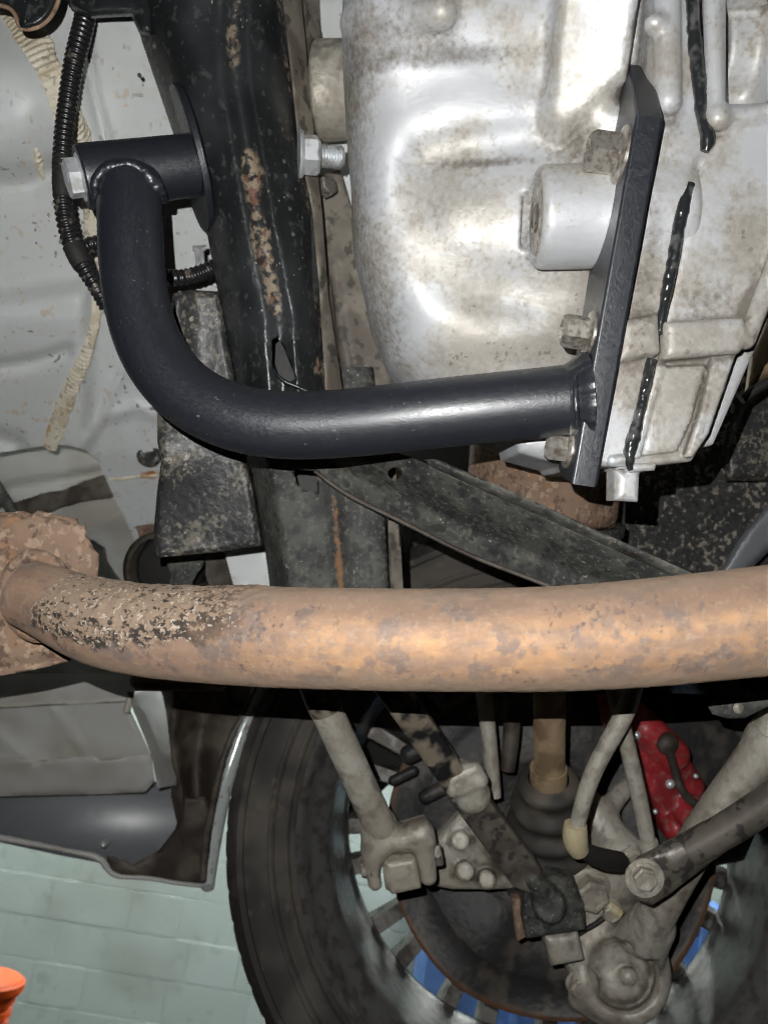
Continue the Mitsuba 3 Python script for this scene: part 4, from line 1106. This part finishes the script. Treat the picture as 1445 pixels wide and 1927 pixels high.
put('fender_edge__hem', tube(px_path([(500, 1250, 0.850, 5), (470, 1322, 0.846, 6), (444, 1372, 0.838, 7), (424, 1418, 0.826, 7), (408, 1480, 0.808, 7), (394, 1550, 0.780, 7), (384, 1620, 0.752, 8), (382, 1660, 0.735, 5)]), 120, 12, lump=0.3, seed=5), 'brown_dirt_metal', label='flaky folded hem of the lip')

put('fender_edge__inner_skin', relief([(470, 860), (1700, 700), (1700, 1560), (1420, 1540), (1330, 1440), (1200, 1385), (1040, 1370), (880, 1400), (740, 1470), (640, 1560), (560, 1560), (500, 1420)], lambda x, y: 1.09 + 0.00008 * (y - 1400), 0.004, 30), 'rubber', label='dark inner fender side added above the wheel to block light')  # added dark sheet: darkens the gaps and stops lamp light leaking in
# ================================================================== wheel
thing('wheel', 'road wheel with dark tyre and many spokes seen from its inner side', 'wheel')
WC = P(1040, 1590, 0.757)
WA = L([0.12, 1.0, 0.02])
WA = WA / np.linalg.norm(WA)
tyre = [(0.246, 0.030), (0.250, 0.020), (0.262, 0.008), (0.285, 0.000), (0.303, 0.004), (0.306, 0.010), (0.312, 0.010), (0.322, 0.022), (0.330, 0.036), (0.333, 0.055), (0.334, 0.075), (0.327, 0.077), (0.327, 0.084), (0.335, 0.086), (0.336, 0.115), (0.329, 0.117), (0.329, 0.124), (0.336, 0.126), (0.334, 0.165), (0.326, 0.195), (0.31, 0.218), (0.285, 0.228), (0.255, 0.215), (0.246, 0.205)]


def tread(R, H, a):
    cut = (np.mod(a * 34 / (2 * np.pi) * 2, 1.0) < 0.10) & (R > 0.318) & (H < 0.06)
    return np.where(cut, R - 0.0012, R), H


put('wheel__tyre', lathe(tyre, WC, WA, 476, mod=tread, closed=True), 'tyre_rubber', smooth=40)
put('wheel__tyre__ridge', lathe([(0.272, 0.0045), (0.274, 0.0005), (0.277, -0.0005), (0.279, 0.001)], WC, WA, 160), 'tyre_rubber')
put('wheel__tyre__ridge', lathe([(0.258, 0.012), (0.259, 0.006), (0.262, 0.006)], WC, WA, 160), 'tyre_rubber')
rimp = [(0.2475, 0.030), (0.252, 0.022), (0.253, 0.014), (0.249, 0.012), (0.245, 0.016), (0.243, 0.024), (0.236, 0.036), (0.226, 0.042), (0.222, 0.055), (0.2215, 0.10), (0.222, 0.155), (0.219, 0.160), (0.219, 0.172), (0.228, 0.180), (0.234, 0.192), (0.246, 0.20), (0.248, 0.195), (0.236, 0.18), (0.226, 0.10), (0.228, 0.05), (0.240, 0.04)]
put('wheel__rim', lathe(rimp, WC, WA, 160, closed=True), 'rim_metal', smooth=50)
u_, w_, a_ = frame_of(WA)
for i in range(12):
    for s in (-1, 1):
        th = 2 * np.pi * (i + 0.3) / 12 + s * 0.055
        th2 = 2 * np.pi * (i + 0.3) / 12 + s * 0.105
        d1 = math.cos(th) * u_ + math.sin(th) * w_
        d2 = math.cos(th2) * u_ + math.sin(th2) * w_
        p0, p1 = WC + d1 * 0.055 + WA * 0.165, WC + d2 * 0.226 + WA * 0.172
        ax_ = (p1 - p0) / np.linalg.norm(p1 - p0)
        side = np.cross(ax_, WA); side /= np.linalg.norm(side)
        out = np.cross(side, ax_); out *= np.sign(out @ WA)
        hw = 0.0080
        sec = [(-hw, 0.012), (-hw * 0.8, 0.0), (hw * 0.8, 0.0), (hw, 0.012), (hw * 1.2, 0.03), (-hw * 1.2, 0.03)]
        rows = [[q + side * a * k + out * b for a, b in sec] for q, k in ((p0, 1.2), (p0 * 0.5 + p1 * 0.5, 0.95), (p1, 1.35))]
        v = np.array(rows).reshape(-1, 3)
        f = [(r * 6 + j, r * 6 + (j + 1) % 6, r * 6 + 6 + (j + 1) % 6, r * 6 + 6 + j) for r in range(2) for j in range(6)]
        put('wheel__spoke', (v, np.array(f)), 'spoke_metal', smooth=40)
put('wheel__hub', lathe([(0.0002, 0.15), (0.07, 0.15), (0.075, 0.16), (0.07, 0.185), (0.0002, 0.19)], WC, WA, 60), 'brown_dirt_metal', smooth=40)

thing('brake_disc', 'black brake disc and dust shield with a rusty rim inside the wheel', 'brake disc')
SH = WC + WA * 0.030


def dent(R, H, a):
    return R, H + 0.004 * np.sin(a * 5 + 1) * np.clip((R - 0.05) / 0.1, 0, 1) - 0.006 * np.exp(-((np.mod(a, 2 * np.pi) - 1.0) / 0.25) ** 2)


v, f = lathe([(0.050, 0.012), (0.075, 0.010), (0.080, 0.002), (0.125, 0.0), (0.130, 0.008), (0.150, 0.010), (0.158, 0.006), (0.163, 0.006), (0.1635, 0.010)], SH, WA, 220, mod=dent)
r_ = np.linalg.norm((v - SH) - ((v - SH) @ WA)[:, None] * WA, axis=1)
put('brake_disc__shield', (v, f, np.stack([np.clip((r_ - 0.153) / 0.008, 0, 1), 0 * r_], 1)), 'shield_black')
put('brake_disc__rotor', lathe([(0.06, 0.028), (0.160, 0.028), (0.160, 0.054), (0.06, 0.054)], SH, WA, 120, closed=True), 'brown_dirt_metal', smooth=40)
put('brake_disc__hat', lathe([(0.0002, 0.03), (0.055, 0.03), (0.055, 0.10), (0.0002, 0.10)], SH, WA, 60), 'brown_grime', smooth=40)
for (a, b, w) in [(770, 1420, 40), (800, 1500, 30), (740, 1470, 22)]:
    q = P(a, b, 0.785)
    put('brake_disc__stiffener', nets(cap(q, q + np.array([0.02, 0.01, 0.0]), w * 0.45 / F * 0.78), q - 0.03, q + np.array([0.05, 0.045, 0.03]), 0.002), 'shield_black')

put('brake_disc__backing', relief([(1110, 1300), (1420, 1310), (1460, 1480), (1400, 1620), (1300, 1640), (1240, 1500)], lambda x, y: 0.815 + 0 * x, 0.006, 14, edge=(8, 0.003)), 'shield_black')
# red caliper
thing('brake_caliper', 'red painted brake caliper with silver bleed screws on the brake disc', 'caliper')
cz = 0.745
cal = U(0.006, prism([(1148, 1330), (1232, 1342), (1290, 1410), (1340, 1490), (1330, 1520), (1300, 1560), (1262, 1590), (1230, 1510), (1200, 1440), (1160, 1390)], cz, cz, cz + 0.07, 0.008, tilt=(0.2, 0)),
        cap(P(1215, 1372, cz), P(1265, 1420, cz), 0.016), cap(P(1300, 1520, cz - 0.004), P(1272, 1560, cz - 0.004), 0.012))
cal = D(0.006, cal, cap(P(1242, 1470, cz - 0.010), P(1310, 1560, cz - 0.010), 0.010), cap(P(1190, 1420, cz - 0.01), P(1230, 1500, cz - 0.01), 0.009))
put('brake_caliper__body', nets(cal, P(1130, 1620, cz) - [0, 0, 0.03], P(1370, 1310, cz) + [0.01, 0.01, 0.09], 0.0022), 'red_caliper_paint')
for a, b, r in [(1198, 1384, 8), (1261, 1476, 9), (1309, 1461, 5), (1233, 1528, 5)]:
    put('brake_caliper__bleed_screw', nets(cap(P(a, b, cz - 0.014), P(a, b, cz + 0.01), r / F * cz), P(a, b, cz) - 0.03, P(a, b, cz) + 0.03, 0.0012), 'zinc')
put('brake_caliper__cap', lathe([(0.0002, -0.004), (0.008, -0.003), (0.0105, 0.002), (0.0105, 0.02)], P(1258, 1402, cz - 0.018), [0, 0.0, 1], 30), 'brown_dirt_metal', label='dark grey cap on the caliper')
put('brake_caliper__cable', tube(px_path([(1258, 1410, cz - 0.018, 9), (1270, 1450, cz - 0.016, 8), (1285, 1490, cz - 0.016, 8), (1320, 1520, cz - 0.01, 9), (1350, 1530, cz, 9)]), 50, 14), 'brown_dirt_metal')

# ================================================================== suspension
def casting(key, fn, lo, hi, mat, h=0.0022, label=None):
    lo, hi = np.minimum(lo, hi), np.maximum(lo, hi)
    put(key, nets(fn, lo, hi, h, 0.008), mat, label=label)


# knuckle
thing('knuckle', 'dusty cast alloy wheel knuckle with bolts in front of the brake disc', 'knuckle')
kz = 0.715
hubring = D(0.004, U(0.012, cyl(P(1172, 1836, kz - 0.022), P(1150, 1800, kz + 0.04), 0.043, 0.010), cap(P(1226, 1742, kz - 0.038), P(1190, 1800, kz - 0.012), 0.0200, 0.026)), cyl(P(1184, 1850, kz - 0.050), P(1166, 1826, kz - 0.006), 0.030, 0.004))
kn = U(0.012, prism([(800, 1605), (880, 1520), (905, 1535), (985, 1632), (1015, 1665), (960, 1680), (850, 1678), (806, 1668), (790, 1640)], kz, kz, kz + 0.022, 0.006, tilt=(0.05, 0)),
       prism([(1010, 1600), (1110, 1580), (1200, 1590), (1230, 1650), (1190, 1740), (1120, 1740), (1040, 1720), (1000, 1650)], kz, kz - 0.004, kz + 0.04, 0.012),
       prism([(1040, 1740), (1110, 1720), (1200, 1740), (1235, 1790), (1180, 1900), (1110, 1890), (1080, 1830), (1030, 1800)], kz, kz - 0.006, kz + 0.04, 0.014),
       cap(P(900, 1560, kz), P(985, 1650, kz - 0.006), 0.008), cap(P(1090, 1880, kz - 0.004), P(1130, 1905, kz), 0.010), cap(P(1110, 1560, kz + 0.02), P(1180, 1480, kz + 0.05), 0.012, 0.008),
       cap(P(1100, 1500, kz + 0.03), P(1190, 1610, kz + 0.01), 0.012), cap(P(1010, 1620, kz), P(1090, 1590, kz), 0.014), hubring)
kn = U(0.004, kn, U(0.004, ell(P(1172, 1866, kz - 0.006), (0.024, 0.022, 0.010)), ell(P(1182, 1838, kz - 0.014), (0.008, 0.007, 0.007))), cap(P(1192, 1770, kz - 0.020), P(1212, 1782, kz - 0.018), 0.011), cap(P(1098, 1848, kz - 0.010), P(1104, 1868, kz), 0.013))
for a, b in [(866, 1582), (874, 1640), (916, 1655)]:
    kn = U(0.003, kn, cyl(P(a, b, kz - 0.008), P(a, b, kz + 0.01), 0.0085, 0.003))
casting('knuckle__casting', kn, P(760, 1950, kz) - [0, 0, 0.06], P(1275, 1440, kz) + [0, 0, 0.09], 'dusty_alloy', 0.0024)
for pts, w_r in [([(905, 1545), (960, 1610), (1000, 1650)], 0.0045), ([(1060, 1600), (1120, 1625), (1190, 1600)], 0.004), ([(1030, 1770), (1085, 1830), (1100, 1880)], 0.004), ([(1130, 1745), (1190, 1752), (1232, 1800)], 0.004)]:
    put('knuckle__web', tube(px_path([(a, b, kz - 0.006, w_r * F / kz) for a, b in pts]), 40, 14, lump=0.1), 'dusty_alloy')
put('knuckle__sensor', tube(px_path([(1140, 1700, kz - 0.012, 9), (1156, 1712, kz - 0.016, 10), (1166, 1720, kz - 0.016, 9)]), 20, 18), 'ferrule_plastic', label='small pale sensor plug')
put('knuckle__cable', tube(px_path([(1150, 1716, kz - 0.012, 5), (1120, 1740, kz - 0.012, 5), (1085, 1762, kz - 0.006, 5), (1060, 1800, kz, 5)]), 30, 12), 'rubber')
for a, b, r in [(1107, 1672, 0.0155), (1028, 1652, 0.011), (1147, 1712, 0.0085), (1190, 1626, 0.0105), (1090, 1850, 0.010)]:
    bolt('knuckle__bolt', P(a, b, kz - 0.010), [0.1 * (a - 1080) / 100, -0.1, -1], r, r * 0.9, r * 1.25, r * 0.25, 'dusty_alloy', 0.2 + a)

# straight link with forked end
thing('lateral_link', 'pale grey round suspension link with a forked lower end', 'suspension link')
put('lateral_link__rod', tube(px_path([(556, 1210, 0.600, 29), (597, 1300, 0.610, 30), (657, 1430, 0.628, 30), (705, 1535, 0.643, 30), (730, 1590, 0.650, 30)]), 60, 40), 'dusty_alloy')
put('lateral_link__cuff', tube(px_path([(592, 1286, 0.607, 31), (604, 1314, 0.611, 32), (613, 1336, 0.614, 31)]), 20, 40), 'scuffed_arm', label='scuffed cuff with a dark notch')
lz = 0.650
fork = U(0.008, cap(P(712, 1556, lz), P(732, 1600, lz), 0.0160), prism([(692, 1574), (800, 1545), (815, 1580), (700, 1612)], lz, lz - 0.014, lz + 0.02, 0.008),
         cap(P(700, 1600, lz - 0.004), P(706, 1662, lz - 0.004), 0.009, 0.006), cap(P(792, 1570, lz - 0.004), P(806, 1650, lz - 0.004), 0.0105, 0.007),
         cap(P(700, 1600, lz + 0.014), P(706, 1662, lz + 0.014), 0.009, 0.006), cap(P(792, 1570, lz + 0.014), P(806, 1650, lz + 0.014), 0.0105, 0.007))
fork = D(0.006, fork, cyl(P(716, 1648, lz - 0.04), P(788, 1640, lz - 0.04), 0.001), cap(P(750, 1640, lz - 0.03), P(750, 1640, lz + 0.05), 0.0135))
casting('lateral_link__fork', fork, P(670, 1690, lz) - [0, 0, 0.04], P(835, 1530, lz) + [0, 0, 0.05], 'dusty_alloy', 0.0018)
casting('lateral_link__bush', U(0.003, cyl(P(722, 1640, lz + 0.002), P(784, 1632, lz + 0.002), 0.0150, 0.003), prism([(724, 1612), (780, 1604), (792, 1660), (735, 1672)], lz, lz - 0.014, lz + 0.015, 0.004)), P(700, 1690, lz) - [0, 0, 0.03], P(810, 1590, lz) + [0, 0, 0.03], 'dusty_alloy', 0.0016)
ba = P(820, 1608, lz) - P(690, 1630, lz)
bolt('lateral_link__bolt', P(806, 1612, lz), ba, 0.009, 0.010, 0.0115, 0.002, 'old_bolt', 0.2, label='rusty bolt head right of the fork')
bolt('lateral_link__bolt', P(700, 1630, lz), -ba, 0.009, 0.008, 0.0115, 0.002, 'old_bolt', 0.4, label='rusty nut left of the fork')

# toe arm
thing('toe_arm', 'scuffed black and tan toe arm with a wrinkled collar', 'suspension arm')
A0, A1 = P(700, 1240, 0.585), P(872, 1490, 0.640)
ax_ = (A1 - A0) / np.linalg.norm(A1 - A0)
sd_ = np.cross(ax_, [0, 0, 1.0]); sd_ /= np.linalg.norm(sd_); dp_ = np.cross(ax_, sd_)
casting('toe_arm__upper', slab([(0, -0.0115), (np.linalg.norm(A1 - A0), -0.0115), (np.linalg.norm(A1 - A0), 0.0115), (0, 0.0115)], A0, ax_, sd_, dp_, 0.020, 0.004), P(640, 1520, 0.61) - [0, 0, 0.06], P(920, 1210, 0.61) + [0, 0, 0.06], 'scuffed_arm', 0.0018)
casting('toe_arm__collar', U(0.004, cap(P(852, 1462, 0.628), P(892, 1450, 0.628), 0.0070), cap(P(854, 1484, 0.628), P(902, 1468, 0.628), 0.0070), cap(P(868, 1464, 0.638), P(888, 1496, 0.640), 0.0150), cap(P(886, 1500, 0.630), P(906, 1484, 0.630), 0.0040)), P(800, 1540, 0.63) - [0, 0, 0.04], P(950, 1420, 0.63) + [0, 0, 0.05], 'dusty_alloy', 0.0018)
B0, B1 = P(878, 1495, 0.645), P(992, 1648, 0.672)
ax_ = (B1 - B0) / np.linalg.norm(B1 - B0)
sd_ = np.cross(ax_, [0, 0, 1.0]); sd_ /= np.linalg.norm(sd_); dp_ = np.cross(ax_, sd_)
Lb = np.linalg.norm(B1 - B0)
ch = slab([(-0.01, -0.0130), (Lb - 0.006, -0.0140), (Lb + 0.008, -0.007), (Lb + 0.008, 0.007), (Lb - 0.006, 0.0140), (-0.01, 0.0130)], B0, ax_, sd_, dp_, 0.022, 0.003)
near = -np.sign(dp_[2])
ch = D(0.004, ch, cap(B0 + ax_ * 0.02 + dp_ * near * 0.015, B0 + ax_ * (Lb - 0.008) + dp_ * near * 0.015, 0.0082))
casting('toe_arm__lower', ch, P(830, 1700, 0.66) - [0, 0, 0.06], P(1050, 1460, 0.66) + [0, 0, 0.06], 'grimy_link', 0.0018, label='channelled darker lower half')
casting('toe_arm__mount', U(0.006, D(0.004, prism([(988, 1668), (1040, 1644), (1080, 1652), (1098, 1700), (1100, 1746), (988, 1762), (980, 1722)], 0.68, 0.674, 0.71, 0.006, tilt=(0, 0.1)), cap(P(1000, 1745, 0.668), P(1090, 1732, 0.668), 0.005)), cap(P(1004, 1655, 0.668), P(1036, 1700, 0.674), 0.0095), cyl(P(1034, 1706, 0.662), P(1036, 1708, 0.69), 0.013, 0.003)), P(940, 1800, 0.68) - [0, 0, 0.04], P(1140, 1600, 0.68) + [0, 0, 0.05], 'dusty_black_steel', 0.002, label='black clamp at the end of the arm')
casting('toe_arm__bush', U(0.004, prism([(1018, 1745), (1080, 1738), (1092, 1790), (1030, 1802)], 0.69, 0.672, 0.715, 0.006)), P(990, 1830, 0.69) - [0, 0, 0.04], P(1120, 1710, 0.69) + [0, 0, 0.05], 'dusty_alloy', 0.0018)
casting('toe_arm__tab', prism([(962, 1690), (978, 1688), (990, 1760), (972, 1770)], 0.69, 0.685, 0.70, 0.003), P(940, 1790, 0.69) - [0, 0, 0.03], P(1010, 1670, 0.69) + [0, 0, 0.03], 'rust_scale', 0.0016, label='small rusty tab')

# drive shaft
thing('drive_shaft', 'drive shaft with tan shaft and dark bellows boot behind the hose', 'drive shaft')
D0, D1 = P(1033, 1180, 0.63), P(1034, 1470, 0.695)
put('drive_shaft__shaft', tube([[*D0, 0.0135], [*(D0 * 0.5 + D1 * 0.5), 0.0135], [*D1, 0.0135]], 40, 36), 'shaft_paint')
put('drive_shaft__clamp', tube([[*P(1032, 1445, 0.690), 0.0160], [*P(1032, 1462, 0.694), 0.0162], [*P(1032, 1478, 0.698), 0.0158]], 20, 36), 'shaft_paint', label='tan boot clamp')
bx_ = P(1034, 1650, 0.755) - P(1032, 1465, 0.694)
bl = np.linalg.norm(bx_)
bp = []
for i in range(80):
    t = i / 79
    bp.append((0.018 + 0.026 * t ** 0.45 + 0.0028 * math.sin(t * 5.5 * 2 * np.pi), t * bl))
put('drive_shaft__boot', lathe(bp, P(1032, 1465, 0.694), bx_, 72), 'boot_rubber')

# hose, thin rod
thing('brake_hose', 'dusty curved hose with a pale plastic ferrule in front of the boot', 'hose')
put('brake_hose__hose', tube(px_path([(1198, 1270, 0.60, 17), (1178, 1335, 0.605, 18), (1144, 1400, 0.610, 17), (1110, 1470, 0.615, 16), (1092, 1530, 0.618, 15), (1083, 1570, 0.620, 14)]), 80, 28), 'dusty_alloy')
put('brake_hose__ferrule', tube(px_path([(1083, 1552, 0.619, 21), (1082, 1566, 0.620, 23), (1084, 1588, 0.622, 22), (1090, 1602, 0.625, 18)]), 30, 32), 'ferrule_plastic')
put('brake_hose__tail', tube(px_path([(1090, 1594, 0.626, 15), (1112, 1608, 0.632, 17), (1140, 1618, 0.642, 19), (1166, 1622, 0.655, 18)]), 40, 24), 'rubber', label='dark rubber tail of the hose')
thing('stabiliser_rod', 'thin pale straight rod between the hose and the red caliper', 'rod')
put('stabiliser_rod__rod', tube(px_path([(1140, 1240, 0.64, 15), (1172, 1370, 0.645, 15), (1200, 1490, 0.650, 15), (1224, 1610, 0.655, 14)]), 40, 28), 'dusty_alloy')
put('stabiliser_rod__end', tube(px_path([(1218, 1585, 0.654, 19), (1226, 1612, 0.655, 20), (1230, 1634, 0.657, 18)]), 20, 28), 'dusty_alloy')
thing('inner_rod', 'dim vertical rod behind the toe arm', 'rod')
put('inner_rod__rod', tube(px_path([(905, 1260, 0.72, 16), (918, 1370, 0.72, 15), (930, 1500, 0.72, 13)]), 30, 20), 'dusty_alloy')
put('inner_rod__sleeve', tube(px_path([(960, 1260, 0.74, 17), (962, 1380, 0.74, 16), (955, 1450, 0.74, 14)]), 30, 20), 'brown_dirt_metal')

# shock and trailing link
thing('shock_absorber', 'pale round damper tube slanting down behind the trailing link', 'damper')
put('shock_absorber__tube', tube(px_path([(1540, 1230, 0.600, 38), (1446, 1390, 0.618, 37), (1335, 1550, 0.640, 36), (1258, 1678, 0.660, 35), (1222, 1746, 0.672, 36)]), 70, 44), 'dusty_alloy')
put('shock_absorber__band', tube(px_path([(1454, 1376, 0.615, 40), (1444, 1394, 0.618, 42), (1434, 1412, 0.620, 40)]), 20, 44), 'dusty_alloy')
thing('trailing_link', 'dark grimy tubular link with flattened bolted end at the lower right', 'suspension link')
put('trailing_link__tube', tube(px_path([(1600, 1400, 0.560, 33), (1470, 1494, 0.575, 32), (1370, 1560, 0.590, 31), (1296, 1602, 0.600, 29)]), 60, 44), 'grimy_link')
tz = 0.603
casting('trailing_link__end', U(0.010, cap(P(1340, 1577, tz), P(1270, 1618, tz), 0.0122, 0.010), prism([(1200, 1616), (1260, 1588), (1330, 1562), (1352, 1588), (1306, 1640), (1258, 1680), (1222, 1702), (1196, 1690), (1182, 1656)], tz, tz - 0.006, tz + 0.006, 0.004)), P(1150, 1740, tz) - [0, 0, 0.05], P(1400, 1520, tz) + [0, 0, 0.05], 'grimy_link', 0.0018, label='flattened end of the link')
put('trailing_link__washer', lathe([(0.0002, 0), (0.0145, 0), (0.0145, -0.0015), (0.0115, -0.002), (0.0113, -0.0035), (0.0002, -0.0035)], P(1212, 1652, tz - 0.006), [0.08, -0.06, 1], 44), 'dusty_alloy', smooth=35)
bolt('trailing_link__bolt', P(1212, 1652, tz - 0.009), [-0.08, 0.06, -1], 0.0092, 0.006, 0.0105, 0.001, 'dusty_alloy', 0.2)
thing('heat_tab', 'flat pointed steel tab with a rivet at the right edge below the exhaust', 'bracket')
put('heat_tab__plate', relief([(1332, 1330), (1342, 1318), (1378, 1306), (1470, 1300), (1560, 1300), (1560, 1330), (1445, 1330), (1400, 1352), (1366, 1352), (1340, 1344)], plane_d((1332, 1330, 0.56), (1445, 1310, 0.545), (1400, 1350, 0.55)), 0.003, 9, edge=(4, 0.001)), 'dusty_black_steel')
put('heat_tab__rivet', lathe([(0.0002, -0.002), (0.003, -0.0016), (0.004, 0.0)], P(1390, 1333, 0.5485), [0, 0, 1], 20), 'dusty_alloy')

# unseen floor pan added above everything: keeps the garage light off the underside
struct('underbody_blocker', 'unseen dark car underside added above the suspension to block garage light')
us = [W(P(a, b, d)) for a, b, d in [(-900, -260, 0.5), (2300, -260, 0.5), (2300, -260, 1.25), (-900, -260, 1.25)]]
zt = max(q[2] for q in us) + 0.02
sb = trimesh.creation.box((3.2, 1.9, 0.02)); sb.apply_translation([0.0, 0.35, EYE[2] + 0.78])
put('underbody_blocker__pan', (sb.vertices, sb.faces), 'rubber', smooth=False, world=True)
